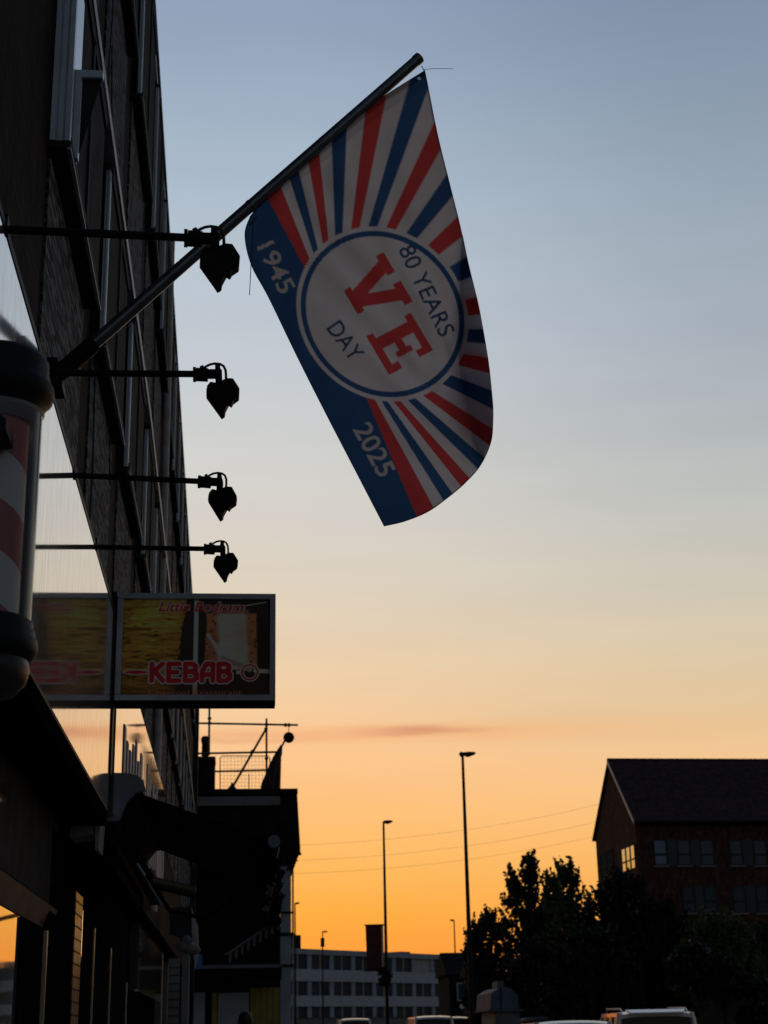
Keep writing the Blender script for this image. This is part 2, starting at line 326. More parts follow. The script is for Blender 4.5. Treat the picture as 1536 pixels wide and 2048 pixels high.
# open casement standing out from the nearest first-floor window
w = bld.children[4] if False else None
s = MB(); Yc = 6.62
s.box(-.85,-.806,Yc,Yc+.045,5.56,6.06).box(-.805,-.703,Yc,Yc+.045,6.02,6.06)
cs = s.build('open_casement', M['upvc'], bld)
MB().hexa([(-.805,Yc+.018,5.6),(-.80,Yc+.018,5.6),(-.80,Yc+.026,5.6),(-.805,Yc+.026,5.6),(-.805,Yc+.018,6.02),(-.71,Yc+.018,6.02),(-.71,Yc+.026,6.02),(-.805,Yc+.026,6.02)]).build('pane', M['darkpanel'], cs)
# end downpipe, soil pipe, loose cables
b = MB(); xe = xw(40.9)
b.box(xe-.02, xe+.13, 40.4, 40.9, .4, 11.0); b.build('corner_pier', M['slate'], bld)
b = MB(); b.tube([(xw(17.2)+.06,17.2,2.8),(xw(17.2)+.06,17.2,10.9)], .05); b.build('downpipe', M['trim'], bld)
b = MB()
pts = [(-.905,8.9+.05*math.sin(k*.9),8.4-.16*k) for k in range(28)]
b.tube(pts, .008, 6); b.tube([(-.905,9.0,7.9-.05*k*k/20) if k < 2 else (-.905,9.0+.05*k,7.9-.12*k) for k in range(24)], .007, 6); b.build('loose_cable', M['cable'], bld)
# ground floor shopfronts
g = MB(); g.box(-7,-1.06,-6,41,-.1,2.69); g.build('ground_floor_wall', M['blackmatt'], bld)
def one(name, m, *boxes, bev=0):
    for bx_ in boxes: MB().box(*bx_).build(name, m, bld, bev)
one('soffit', M['blackmatt'], (-1.05,-.765,1.0,9.25,2.69,2.765), (-1.05,-.9,9.8,30,2.62,2.69))
one('transom_panel', M['darkpanel'], (-1.05,-1.0,1.0,7.72,2.2,2.685), (-1.05,-1.003,7.73,8.9,2.2,2.685), bev=.004)
b = MB(); b.hexa([(-1.05,1,2.075),(-1.03,1,2.075),(-1.03,8.95,2.075),(-1.05,8.95,2.075),(-1.05,1,2.19),(-.992,1,2.19),(-.992,8.95,2.19),(-1.05,8.95,2.19)]); b.build('transom_trim', M['coppery'], bld)
one('shop_window', M['glassm'], (-1.055,-1.035,1.0,7.75,.45,2.07))
one('shop_pilaster', M['blackmatt'], (-1.055,-1.02,7.76,8.6,0,2.07))
one('door_frame', M['aluglossy'], (-1.055,-1.0,8.61,8.635,0,2.06), (-1.055,-.989,11.35,11.38,0,2.25), (-1.055,-.989,12.9,12.93,0,2.2), (-1.055,-.989,14.9,14.93,0,2.0))
one('glint_strip', M['glassm'], (-1.055,-.99,10.405,10.418,1.98,2.3))  # mirror strip added to show a sliver of sunset light
b = MB(); b.prism([atX(u,v,-1.0)+Vector((.0,0,0)) for u, v in ((-14,1562),(8,1566),(18,1590),(9,1606),(-14,1612))], (.004,0,0)); b.build('reflection_patch', M['glassm'], bld)  # mirror hexagon added to stand in for a bright reflection on the panel
one('shop_door', M['blackmatt'], (-1.055,-1.0,8.64,9.94,0,2.6))
one('glazed_brick_pier', M['brick_glazed'], (-1.055,-.992,9.95,10.4,0,2.38))
SHUT = mat('shutter_slats', (.012,.012,.014), .9, var=.3, scale=2, stretch=(1,1,20), spec=.0)
one('shutter', SHUT, (-1.055,-1.0,10.42,11.345,0,2.6), (-1.055,-1.0,11.385,12.895,0,2.6), (-1.055,-1.0,12.935,14.895,0,2.6))
P = lambda u, v, Y=9.3: at(u, v, Y)
MB().prism([P(140,1646),(P(186,1638)),P(187,1668),P(140,1675)], (0,.3,0)).build('shutter_box', M['trim'], bld)
MB().prism([P(190,1632),P(203,1628),P(197,1700),P(190,1700)], (0,.3,0)).build('shutter_guide', M['trim'], bld)
# shop fronts farther along, half lit by the sky
b = MB(); b.box(-1.05,-.96,16,21,1.95,2.6); b.build('far_shop_sign_panel', M['glassm'], bld)
for yy in (21.5,24,26.5,30,33,36): one('shop_pier', M['render'], (xw(yy)-.1, xw(yy)+.02, yy, yy+.35, 0, 2.6))
b = MB(); b.box(-1.3,-1.1,21.9,40,.5,2.3); b.build('far_shop_window', M['glass'], bld)

# mirror-like shop fascia
fs = thing('shop_fascia', 'long mirror-like shop fascia sheet at the left edge reflecting the sky and kebab sign', 'shop sign', (-.8,5,2.77))
b = MB(); b.box(-.79,-.76,1.0,9.22,2.785,3.955); b.build('fascia_sheet', M['fascia'], fs)
b = MB(); b.box(-.915,-.757,1.0,9.22,3.957,3.985); b.box(-.915,-.757,1.0,9.22,2.767,2.783); b.box(-.915,-.795,1.0,9.2,2.785,3.955); b.build('fascia_trim', M['black'], fs)
f2 = thing('shop_fascia', 'pale glossy shop fascia with raised strips beyond the kebab sign and above the awning', 'shop sign', (-.8,12,2.8))
b = MB(); b.box(-.9,-.76,9.62,16.6,2.82,3.93); b.build('fascia_sheet', M['glassm'], f2)
for k in range(20):
    y = 10.3+k*.31; h = random.uniform(.45,.85); z = 2.9+random.uniform(0,.12)
    MB().box(-.7595,-.753,y,y+random.uniform(.1,.2),z,z+h).build('raised_strip', M['whitedim'], f2)

# ------------------------------------------------------------------ spotlights on arms
def spot(first):
    Y = 5.6
    q = lambda u, v: at(u, v, Y)
    root = thing('spotlight', first, 'spotlight', (-.757, Y, 3.985), 'spotlights on arms above the mirror fascia')
    MB().tube([(-.76,Y,q(150,747).z), q(392,748)], .0135, 14).build('arm', M['black'], root)
    b = MB(); b.box(-.775,-.752,Y-.03,Y+.03,3.955,4.012); b.build('wall_plate', M['black'], root, .004)
    b = MB(); b.tube([q(386,749),q(392,749)], .03, 16).tube([q(392,749),q(416,750)], .027, 16).tube([q(402,738),q(408,735)], .012, 10).tube([q(414,748),q(436,748)], .02, 12); b.build('coupling', M['black'], root)
    sw = Vector((0,.05,0)); o = Vector((0,-.025,0))
    b = MB(); b.prism([q(u,v)+o for u, v in ((430,733),(440,732),(441,742),(444,744),(445,770),(431,772))], sw); b.build('bracket', M['black'], root, .003)
    arc = [(406,738),(412,733),(420,729),(430,727),(440,728),(447,732),(451,740),(452,750),(452,762)]
    b = MB(); b.tube([q(u,v) for u, v in arc], .0052, 8); b.build('cable', M['cable'], root)
    o = Vector((0,-.02,0)); sw = Vector((0,.055,0))
    body = [(421,766.5),(414,775),(413.7,789),(443,833),(449.5,829),(451,820),(458,806),(463,810),(467,803),(478,795),(479,780),(466,760),(453,759.5),(446,763),(442,767),(430,768.5)]
    b = MB(); b.prism([q(u,v)+o for u, v in body], sw); hd = b.build('lamp_head', M['black'], root, .003)
    b = MB(); b.prism([q(u,v)+o*.8 for u, v in ((414.5,779),(412.9,779.5),(412.6,791.5),(441,830.5),(442.3,829.6))], sw*.8); b.build('lamp_glass', M['darkpanel'], hd)
    return root
sp = spot('spotlight on the level arm passing just below the flag pole foot')
labs = {-1: 'largest and topmost spotlight, overlapping the middle of the flag pole', 1: 'third spotlight down, above the smallest lamp and below the pole foot', 2: 'smallest and lowest spotlight, nearest above the kebab sign'}
for k in (-1, 1, 2):
    c = copy_tree(sp); c.location = (-.757, 5.6+1.13*k+(-.03 if k == 1 else 0), 3.985-(.022 if k == 1 else 0)); c['label'] = labs[k]
    c.rotation_euler = (0, R({-1: .8, 1: 4.0, 2: 0.3}[k]), R({-1: 2, 1: -3, 2: 3}[k]))

# ------------------------------------------------------------------ flag pole and flag
YP = 5.85
fp = thing('flag_pole', 'slanting dark flag pole rising from the wall above the mirror fascia', 'flag pole', tuple(at(112,752,YP)))
p0, p1, pt = at(112,752,YP), at(184,690,YP), at(834,120,YP)
r1 = .0262
b = MB(); b.tube([p1, pt], [r1*1.04, r1*.92], 24); b.build('shaft', M['pole'], fp)
b = MB(); b.tube([at(104,760,YP), at(188,687,YP)], .0365, 20); b.build('socket', M['black'], fp, .003)
b = MB(); b.box(-.915,-.72,YP-.06,YP+.06,3.99,4.03); b.box(-.79,-.745,YP-.05,YP+.05,4.03,4.13); b.build('bracket', M['black'], fp, .004)
MB().tube([at(500,414,YP), at(504,410.5,YP)], r1*1.12, 24).build("collar", M["pole"], fp); MB().tube([at(832,121.5,YP), at(839,115.5,YP)], r1*1.0, 24).build("end_cap", M["pole"], fp)
# --- flag artwork as a small raster, worked out from shapes
def text_tris(body, bold=0, shear=0, spacing=1.0):
    c = bpy.data.curves.new('t', 'FONT'); c.body = body; c.size = 1; c.offset = bold; c.shear = shear; c.space_character = spacing; c.resolution_u = 6
    o = bpy.data.objects.new('t', c); col.objects.link(o); bpy.context.view_layer.update()
    me = o.evaluated_get(bpy.context.evaluated_depsgraph_get()).to_mesh(); me.calc_loop_triangles()
    v = np.array([p.co[:2] for p in me.vertices]); t = np.array([tuple(x.vertices) for x in me.loop_triangles])
    bpy.data.objects.remove(o); bpy.data.curves.remove(c)
    return v, t
def raster_tris(mask, v, t):       # v in pixel units (x right, y up = row)
    H, W = mask.shape
    for a, b_, c in t:
        A, B, C_ = v[a], v[b_], v[c]
        x0, x1 = int(max(0, min(A[0],B[0],C_[0])-1)), int(min(W-1, max(A[0],B[0],C_[0])+1)); y0, y1 = int(max(0, min(A[1],B[1],C_[1])-1)), int(min(H-1, max(A[1],B[1],C_[1])+1))
        if x1 < x0 or y1 < y0: continue
        gx, gy = np.meshgrid(np.arange(x0, x1+1)+.5, np.arange(y0, y1+1)+.5)
        def e(P_, Q): return (Q[0]-P_[0])*(gy-P_[1])-(Q[1]-P_[1])*(gx-P_[0])
        s1, s2, s3 = e(A,B), e(B,C_), e(C_,A)
        mask[y0:y1+1, x0:x1+1] |= ((s1 >= 0) & (s2 >= 0) & (s3 >= 0)) | ((s1 <= 0) & (s2 <= 0) & (s3 <= 0))
def put_text(mask, body, cx, cy, w, h, bold=0, shear=0, arc=0, spacing=1.0):
    v, t = text_tris(body, bold, shear, spacing); mn, mx_ = v.min(0), v.max(0); u = (v-(mn+mx_)/2)/(mx_-mn)
    x, y = u[:,0]*w, u[:,1]*h
    raster_tris(mask, np.stack([cx+x, cy+y-arc*(x/(w/2))**2], 1), t)
def poly_mask(mask, pts):
    H, W = mask.shape; gx, gy = np.meshgrid(np.arange(W)+.5, np.arange(H)+.5); ins = np.zeros(mask.shape, bool)
    for (xa, ya), (xb, yb) in zip(pts, pts[1:]+pts[:1]):
        if ya == yb: continue
        ins ^= ((ya > gy) != (yb > gy)) & (gx < (xb-xa)*(gy-ya)/(yb-ya)+xa)
    mask |= ins
def box_down(a, k): return a.reshape(a.shape[0]//k, k, a.shape[1]//k, k, -1).mean((1,3))
NU, NV = 560, 384; S = 2
FW, FH = NU*S, NV*S                               # raster of the flag: x along the fly, y up from the blue band
gx, gy = np.meshgrid((np.arange(FW)+.5)/FW, (np.arange(FH)+.5)/FH)
ASP = .70
red, blue, white = np.array((.64,.075,.08)), np.array((.04,.115,.29)), np.array((.70,.71,.77))
navy = np.array((.03,.08,.19))
art = np.ones((FH,FW,3))*blue
def word(body, w, h, bold):             # small alpha raster of one word, 4 samples per unit
    W_, H_ = int(w+8)*4, int(h+8)*4; k = np.zeros((H_, W_), bool); put_text(k, body, W_/2, H_/2, w*4, h*4, bold)
    return box_down(k[...,None].astype(float), 2)[...,0], W_/2/2, H_/2/2
WORDS = [(word('1945', 106, 37, .014), np.array((553.,535.)), R(64)), (word('2025', 112, 39, .014), np.array((749.,899.)), R(61.5))]
# sunburst: rays from a point inside the roundel out to where each coloured ray meets the edge of the cloth
SUN = np.array((677., 664.)); HIT = [(556,387),(589,352),(627,316),(677,272),(751,212),(842,158),(876,268),(899,370),(919,452),(938,532),(958,614),(968,673),(978,731),(986,800),(983,878),(963,928),(931,966),(896,993),(856,1019)]
HA = np.unwrap([math.atan2(p_[1]-SUN[1], p_[0]-SUN[0]) for p_ in HIT]); HP = np.arange(19)*2.0
def ray_colour(q, v):
    a_ = math.atan2(q[1]-SUN[1], q[0]-SUN[0])
    while a_ < HA[0]-1.5: a_ += 2*math.pi
    if a_ < HA[0]-.55*(HA[1]-HA[0]) or a_ > HA[-1]+.55*(HA[-1]-HA[-2]): return blue
    ph = float(np.interp(a_, HA, HP)); k = int(round(ph)); f_ = abs(ph-k); c0_ = white if k % 2 else (red if k % 4 == 0 else blue)
    k2 = k+1 if ph > k else k-1; c1_ = white if k2 % 2 else (red if k2 % 4 == 0 else blue); t_ = min(1, max(0, (f_-.47)/.06))
    return c0_*(1-t_)+c1_*t_
# emblem raster: 400 x 400 units, centre in the middle, x along the fly
ES = 3; EN = 400*ES
ex, ey = np.meshgrid((np.arange(EN)+.5)/ES-200, (np.arange(EN)+.5)/ES-200)
er = np.hypot(ex/1.13, ey*.985)
emb = np.ones((EN,EN,4))*np.append(white, 0); emb[er < 161.5] = np.append(white, 1); emb[er < 153.5] = np.append(blue, 1); emb[er < 143.5] = np.append(white, 1)
def et(body, x, y, w, h, bold, tilt):
    k = np.zeros((EN,EN), bool); v, t = text_tris(body, bold); mn, mx_ = v.min(0), v.max(0); u = (v-(mn+mx_)/2)/(mx_-mn)*np.array((w,h)); c, s = math.cos(tilt), math.sin(tilt)
    raster_tris(k, np.stack([(u[:,0]*c-u[:,1]*s+x+200)*ES, (u[:,0]*s+u[:,1]*c+y+200)*ES], 1), t); emb[k] = np.append(navy, 1)
et('80 YEARS', 0, 100, 196, 34, .006, R(-5)); et('DAY', 13, -91, 84, 34, .006, R(6))
m = np.zeros((EN,EN), bool)
def slab_poly(pts, x0, y0, w, h): poly_mask(m, [((x0+w*x+200)*ES, (y0+h*y+200)*ES) for x, y in pts])
slab_poly([(0,1),(.40,1),(.40,.84),(.345,.84),(.51,.36),(.66,.84),(.58,.84),(.58,1),(1,1),(1,.84),(.90,.84),(.67,.14),(.75,.14),(.75,0),(.27,0),(.27,.14),(.345,.14),(.10,.84),(0,.84)], -109, -43, 115, 108)
slab_poly([(0,0),(1,0),(1,.3),(.82,.3),(.82,.16),(.42,.16),(.42,.42),(.62,.42),(.62,.33),(.76,.33),(.76,.67),(.62,.67),(.62,.58),(.42,.58),(.42,.84),(.80,.84),(.80,.7),(.97,.7),(.97,1),(0,1),(0,.85),(.14,.85),(.14,.15),(0,.15)], 24, -51, 90, 101)
emb[m] = np.append(red, 1); emb = box_down(emb, ES)
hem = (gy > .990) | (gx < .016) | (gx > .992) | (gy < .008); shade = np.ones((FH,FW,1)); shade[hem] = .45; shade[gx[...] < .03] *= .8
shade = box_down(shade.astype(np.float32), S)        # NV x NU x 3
# --- flag cloth: outline measured in the plane of the pole, free edge folded back on itself
def lerp_tab(tab, u):
    us = [t[0] for t in tab]
    return np.array([np.interp(u, us, [t[1][k] for t in tab]) for k in range(2)])
def cr(tab, u):                                   # smooth interpolation through table points
    us = [t[0] for t in tab]; i = max(0, min(len(us)-2, int(np.searchsorted(us, u, 'right')-1)))
    t = (u-us[i])/(us[i+1]-us[i]); g = lambda j: np.array(tab[max(0, min(len(us)-1, j))][1], float)
    a, b_, c, d = g(i-1), g(i), g(i+1), g(i+2)
    return .5*(2*b_+(c-a)*t+(2*a-5*b_+4*c-d)*t*t+(3*b_-a-3*c+d)*t**3)
LT = [(0,(500,432)),(.055,(489,470)),(.135,(502,530)),(.235,(538,598)),(.4,(594,714)),(.6,(652,829)),(.8,(711,943)),(.9,(740,999)),(1,(768,1053))]
CT = [(0,(850,140)),(.03,(857,175)),(.165,(876,270)),(.285,(900,368)),(.39,(920,448)),(.49,(938,530)),(.59,(957,608)),(.695,(969,672)),(.815,(979,735)),(.96,(986,806)),(1,(987,830))]
HT = [(0,(500,432)),(.11,(524,404)),(.215,(553,379)),(.342,(586,349)),(.478,(625,314)),(.633,(676,269)),(.827,(752,203)),(1,(850,140))]
FT = [(0,(768,1053)),(.1,(810,1043)),(.215,(856,1024)),(.342,(897,995)),(.478,(931,966)),(.633,(962,930)),(.827,(983,882)),(1,(987,830))]
p00, p10, p01, p11 = [np.array(p_, float) for p_ in (LT[0][1], LT[-1][1], CT[0][1], CT[-1][1])]
NUm, NVm = 330, 250
Hs = [cr(HT, j/(NVm-1)) for j in range(NVm)]; Fs = [cr(FT, j/(NVm-1)) for j in range(NVm)]
eu, ev = np.array((.47,.883)), np.array((.86,-.51))
def bil(a_, fx, fy):
    x0 = min(max(int(fx), 0), a_.shape[1]-2); y0 = min(max(int(fy), 0), a_.shape[0]-2); p_, q_ = fx-x0, fy-y0
    return (a_[y0,x0]*(1-p_)+a_[y0,x0+1]*p_)*(1-q_)+(a_[y0+1,x0]*(1-p_)+a_[y0+1,x0+1]*p_)*q_
def fdep(u, v):
    d = .06*u*math.sin(1.8*v*math.pi+1.5*u)+.02*math.sin(9*v+5*u)*u+.012*math.sin(16*u+4*v)*u-.05*u*v*v
    d += .010*math.exp(-((v-.74-.06*math.sin(4*u))/.035)**2)*max(0, min(1, u*2.5-.6))
    d += .007*math.sin(34*u+6*math.sin(5*v))*math.exp(-v*6)*(1-u)+.006*math.sin(30*v+9*u)*math.exp(-u*9)
    return d+.0055*math.sin(23*u-17*v+3*math.sin(7*v))+.004*math.sin(41*v+11*u+2*math.sin(9*u))*math.exp(-((v-.8)/.3)**2)+.012*max(0,1-8*abs(v-.55-.35*u))*math.sin(3*u)
verts = []; cols = []
for i in range(NUm):
    u = i/(NUm-1); Lp = cr(LT, u); Cp = cr(CT, u)
    for j in range(NVm):
        v = j/(NVm-1)
        q = (1-v)*Lp+v*Cp+(1-u)*Hs[j]+u*Fs[j]-((1-u)*(1-v)*p00+u*(1-v)*p10+(1-u)*v*p01+u*v*p11)
        verts.append(at(q[0], q[1], YP+fdep(u, v)))
        c = sum(ray_colour(q+np.array(o_), v) for o_ in ((-.4,-.4),(.4,.4)))/2; d = q-np.array((765.,628.)); lu, lv = d@eu, d@ev
        if abs(lu) < 190 and abs(lv) < 190:
            e_ = bil(emb, lu+199.5, lv+199.5); c = c*(1-e_[3])+e_[:3]*e_[3]
        for (wr_, wx_, wy_), wc_, wa_ in WORDS:
            d = q-wc_; xx_ = d[0]*math.cos(wa_)+d[1]*math.sin(wa_); yy_ = d[0]*math.sin(wa_)-d[1]*math.cos(wa_)
            if abs(xx_) < wx_/2-2 and abs(yy_) < wy_/2-2: t_ = float(bil(wr_, xx_*2+wx_, yy_*2+wy_)); c = c*(1-t_)+np.array((.56,.55,.57))*t_
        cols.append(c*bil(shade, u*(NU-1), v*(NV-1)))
faces = [(i*NVm+j, (i+1)*NVm+j, (i+1)*NVm+j+1, i*NVm+j+1) for i in range(NUm-1) for j in range(NVm-1)]
# the free edge is turned back behind the cloth in a narrow flap
fo = [(926,472),(941,545),(959,622),(972,695),(982,765),(986,822),(984,872),(968,918)]; fi = [(925,470),(920,545),(917,622),(916,695),(919,765),(925,818),(935,866),(958,912)]
fa = [(.4,1),(.5,1),(.61,1),(.735,1),(.88,1),(.99,1),(1,.85),(1,.67)]
base_ = len(verts); nk, nw = 120, 14
for k in range(nk):
    t = k/(nk-1); o_, n_, a_ = [cr([(i/7, p_) for i, p_ in enumerate(tb)], t) for tb in (fo, fi, fa)]
    for w_ in range(nw):
        s = w_/(nw-1); q = o_+(n_-o_)*s; uu, vv_ = min(1, a_[0]), min(1, a_[1])
        verts.append(at(q[0], q[1], YP+fdep(uu, vv_)+.003+.004*min(1, s*4))); cols.append(ray_colour(q, .9))
faces += [(base_+k*nw+w_, base_+k*nw+w_+1, base_+(k+1)*nw+w_+1, base_+(k+1)*nw+w_) for k in range(nk-1) for w_ in range(nw-1)]
nv_ = len(verts); verts += [p_+Vector((0,.004,0)) for p_ in verts[base_:nv_]]; cols += cols[base_:nv_]      # unseen second layer, added so the flap lets less light through
faces += [tuple(i+nv_-base_ for i in f_) for f_ in faces[-(nk-1)*(nw-1):]]
def colour_mesh(name, verts, faces, cols, m, parent, origin):
    me = bpy.data.meshes.new(name); me.from_pydata([tuple(Vector(p)-Vector(origin)) for p in verts], [], faces)
    ca = me.color_attributes.new('pattern', 'FLOAT_COLOR', 'POINT')
    ca.data.foreach_set('color', np.concatenate([np.array(cols, np.float32), np.ones((len(cols),1), np.float32)], 1).ravel())
    me.polygons.foreach_set('use_smooth', [True]*len(faces)); me.materials.append(m); me.update()
    o = bpy.data.objects.new(name, me); col.objects.link(o); o.parent = parent; return o
def printed(name, rough, transl=0, weave=0):
    m, n, l, b = newmat(name); a = n.new('ShaderNodeVertexColor'); a.layer_name = 'pattern'; b.inputs['Roughness'].default_value = rough; b.inputs['Specular IOR Level'].default_value = .2
    tcn = n.new('ShaderNodeTexCoord'); nz = n.new('ShaderNodeTexNoise'); nz.inputs['Scale'].default_value = 7; nz.inputs['Detail'].default_value = 6; l.new(tcn.outputs['Object'], nz.inputs['Vector'])
    r = n.new('ShaderNodeMapRange'); l.new(nz.outputs[0], r.inputs[0]); r.inputs[3].default_value = .86; r.inputs[4].default_value = 1.12
    mx = n.new('ShaderNodeMix'); mx.data_type = 'RGBA'; mx.blend_type = 'MULTIPLY'; mx.inputs[0].default_value = 1; l.new(a.outputs[0], mx.inputs[6]); l.new(r.outputs[0], mx.inputs[7]); l.new(mx.outputs[2], b.inputs['Base Color'])
    if weave:
        n2 = n.new('ShaderNodeTexNoise'); n2.inputs['Scale'].default_value = 260; l.new(tcn.outputs['Object'], n2.inputs['Vector'])
        bp = n.new('ShaderNodeBump'); bp.inputs['Strength'].default_value = .25; bp.inputs['Distance'].default_value = .003; l.new(n2.outputs[0], bp.inputs['Height']); l.new(bp.outputs[0], b.inputs['Normal'])
    if transl:
        t = n.new('ShaderNodeBsdfTranslucent'); l.new(mx.outputs[2], t.inputs[0]); ms = n.new('ShaderNodeMixShader'); ms.inputs[0].default_value = transl
        l.new(b.outputs[0], ms.inputs[1]); l.new(t.outputs[0], ms.inputs[2]); l.new(ms.outputs[0], n['Material Output'].inputs[0])
    return m
M['flag'] = printed('flag_cloth', .85, .8, 1)
org = tuple(at(497,455,YP))
fl = colour_mesh('flag', verts, faces, cols, M['flag'], None, org); fl.location = org
tag(fl, 'red, white and blue VE Day 80 years flag hanging from the slanting pole', 'flag')
b = MB()
for k in (0, 1): b.tube([at(497+k*3,452-k*2,YP-.01), at(509+k*2,438,YP-.02), at(513+k,432,YP)], .0016, 6)
b.tube([at(507,437,YP-.02), at(505,470,YP-.03), at(502,530,YP-.03), at(499,590,YP-.02)], .0018, 6)
b.tube([at(846,150,YP), at(848,140,YP-.01), at(843,132,YP-.015)], .002, 6); b.tube([at(848,139,YP), at(870,137,YP+.01), at(906,137.5,YP+.02)], .0012, 6)
b.build('tie_cord', M['cable'], fl)
b = MB(); hc = at(838,158,YP-.012)
b.tube([hc+Vector((0,-.004,0)), hc+Vector((0,.004,0))], .0085, 16); b.build('eyelet', M['chrome'], fl)

# ------------------------------------------------------------------ barber pole
YB = 3.5
c0 = at(-14,1000,YB); cxb = c0.x
zt = lambda v: at(0, v, YB).z
px2m = (at(100,780,YB).x-at(0,780,YB).x)/100
bp_ = thing('barber_pole', 'red and white striped barber pole with dark caps at the left edge', 'barber pole', (cxb, YB, zt(1400)))
rc = 114*px2m; H0 = zt(808)
rt = rc*.95; zc = lambda v: zt(700+(v-666)*.77)
prof = [(rt*.80,zc(838)),(rt*.84,zc(822)),(rt*.88,zc(808)),(rt*.98,zc(795)),(rt,zc(778)),(rt*.99,zc(765)),(rt*.93,zc(752)),(rt*.88,zc(745)),(rt*.88,zc(715)),(rt*.85,zc(697)),(rt*.76,zc(683)),(rt*.55,zc(672)),(rt*.25,zc(667)),(.001,zc(666))]
def lathe_at(prof, name, m): return MB().lathe([(r, z) for r, z in prof], (cxb, YB, 0)).build(name, m, bp_)
M['bpcap'] = mat('barber_pole_cap', (.014,.016,.022), .5, var=.3, scale=6, spec=.12)
lathe_at(prof, 'top_cap', M['bpcap'])
lathe_at([(rc*.74,zt(1240)),(rc*.80,zt(1246)),(rc*.80,zt(1258)),(rc*.84,zt(1264)),(rc*.84,zt(1276)),(rc*.89,zt(1282)),(rc*.90,zt(1298)),(rc*.86,zt(1312)),(rc*.76,zt(1322)),(rc*.70,zt(1326))][::-1], 'bottom_cap', M['bpcap'])
lathe_at([(.001,zt(1404)),(rc*.3,zt(1401)),(rc*.55,zt(1390)),(rc*.72,zt(1368)),(rc*.79,zt(1340)),(rc*.74,zt(1318))], 'bottom_dome', mat('barber_pole_dome', (.028,.03,.036), .4, var=.25, scale=5, spec=.25))
lathe_at([(rc*.62,zt(850)),(rc*.72,zt(840)),(rc*.8,zt(826))], 'collar', M['alu'])
def stripes():
    m, n, l, b = newmat('barber_stripes'); b.inputs['Roughness'].default_value = .45
    tcn = n.new('ShaderNodeTexCoord'); s = n.new('ShaderNodeSeparateXYZ'); l.new(tcn.outputs['Object'], s.inputs[0])
    def q(op, a, b_):
        k = n.new('ShaderNodeMath'); k.operation = op
        for i, w in enumerate((a, b_)):
            if isinstance(w, (int, float)): k.inputs[i].default_value = w
            else: l.new(w, k.inputs[i])
        return k.outputs[0]
    an = q('DIVIDE', q('ARCTAN2', s.outputs[1], s.outputs[0]), 2*math.pi)
    ph = q('FRACT', q('ADD', q('DIVIDE', s.outputs[2], 205*px2m), q('ADD', q('MULTIPLY', an, 1.0), .30)), 0)
    r = n.new('ShaderNodeValToRGB'); r.color_ramp.interpolation = 'CONSTANT'; r.color_ramp.elements[0].color = (.74,.78,.85,1); e = r.color_ramp.elements[1]; e.position = .5; e.color = (.48,.10,.11,1)
    l.new(ph, r.inputs[0]); l.new(r.outputs[0], b.inputs['Base Color']); return m
lathe_at([(rc*.545,zt(1245)),(rc*.545,zt(835))], 'striped_cylinder', stripes())
def clear():
    m, n, l, b = newmat('clear_tube'); t = n.new('ShaderNodeBsdfTransparent'); t.inputs[0].default_value = (.86,.87,.88,1); g = n.new('ShaderNodeBsdfGlossy'); g.inputs[1].default_value = .06
    f = n.new('ShaderNodeFresnel'); f.inputs[0].default_value = 1.45; ms = n.new('ShaderNodeMixShader'); l.new(f.outputs[0], ms.inputs[0]); l.new(t.outputs[0], ms.inputs[1]); l.new(g.outputs[0], ms.inputs[2]); l.new(ms.outputs[0], n['Material Output'].inputs[0]); return m
nseg = 64; tb = MB(); ro, zz0, zz1 = rc*.765, zt(1244), zt(832)
tb.add([(cxb+ro*math.cos(2*math.pi*k/nseg), YB+ro*math.sin(2*math.pi*k/nseg), z) for z in (zz0, zz1) for k in range(nseg)], [(k, (k+1) % nseg, nseg+(k+1) % nseg, nseg+k) for k in range(nseg)], True)
tb.build('clear_tube', clear(), bp_)
for va, vb in ((800,770),(1300,1275)): MB().box(-.765, cxb, YB-.03, YB+.03, zt(va), zt(vb)).build('wall_bracket', M['bpcap'], bp_)
b = MB(); b.prism([at(-20,812,3.3),at(12,838,3.3),at(12,860,3.3),at(-20,862,3.3)], (0,.12,0)); b.build('clasp', M['bpcap'], bp_)

# ------------------------------------------------------------------ projecting kebab sign
YS_ = 9.257
A = lambda u, v: at(u, v, YS_)
x0, x1 = A(232,1300).x, A(551,1300).x; z0, z1 = A(400,1402).z, A(400,1188).z
ks = thing('projecting_sign', 'projecting kebab sign with pictures of meat and red lettering in a grey frame', 'shop sign', (x0, YS_, z0))
b = MB(); b.box(x0,x1,YS_+.012,YS_+.14,z0-.02,z1); b.build('sign_box', M['black'], ks, .004)
fw = .036; b = MB()
b.box(x0,x1,YS_-.018,YS_+.011,z1-fw,z1).box(x0,x1,YS_-.018,YS_+.011,z0,z0+fw).box(x0,x0+fw,YS_-.018,YS_+.011,z0+fw,z1-fw).box(x1-fw,x1,YS_-.018,YS_+.011,z0+fw,z1-fw)
b.build('frame', M['alu'], ks, .003)
b = MB(); b.box(x0-.035,x0-.004,YS_-.012,YS_+.1,A(230,1546).z,z1+.01); b.build('post', M['black'], ks)
PW, PH = 760, 520                                  # artwork raster, x right, y up
X, Yp = np.meshgrid((np.arange(PW)+.5)/PW, (np.arange(PH)+.5)/PH)
rng = np.random.RandomState(3)
def vnoise(sx, sy, seed):
    r = np.random.RandomState(seed); g = r.rand(int(sy)+3, int(sx)+3); xx = X*sx; yy = Yp*sy; xi = xx.astype(int); yi = yy.astype(int); fx = xx-xi; fy = yy-yi
    fx = fx*fx*(3-2*fx); fy = fy*fy*(3-2*fy)
    return (g[yi,xi]*(1-fx)+g[yi,xi+1]*fx)*(1-fy)+(g[yi+1,xi]*(1-fx)+g[yi+1,xi+1]*fx)*fy
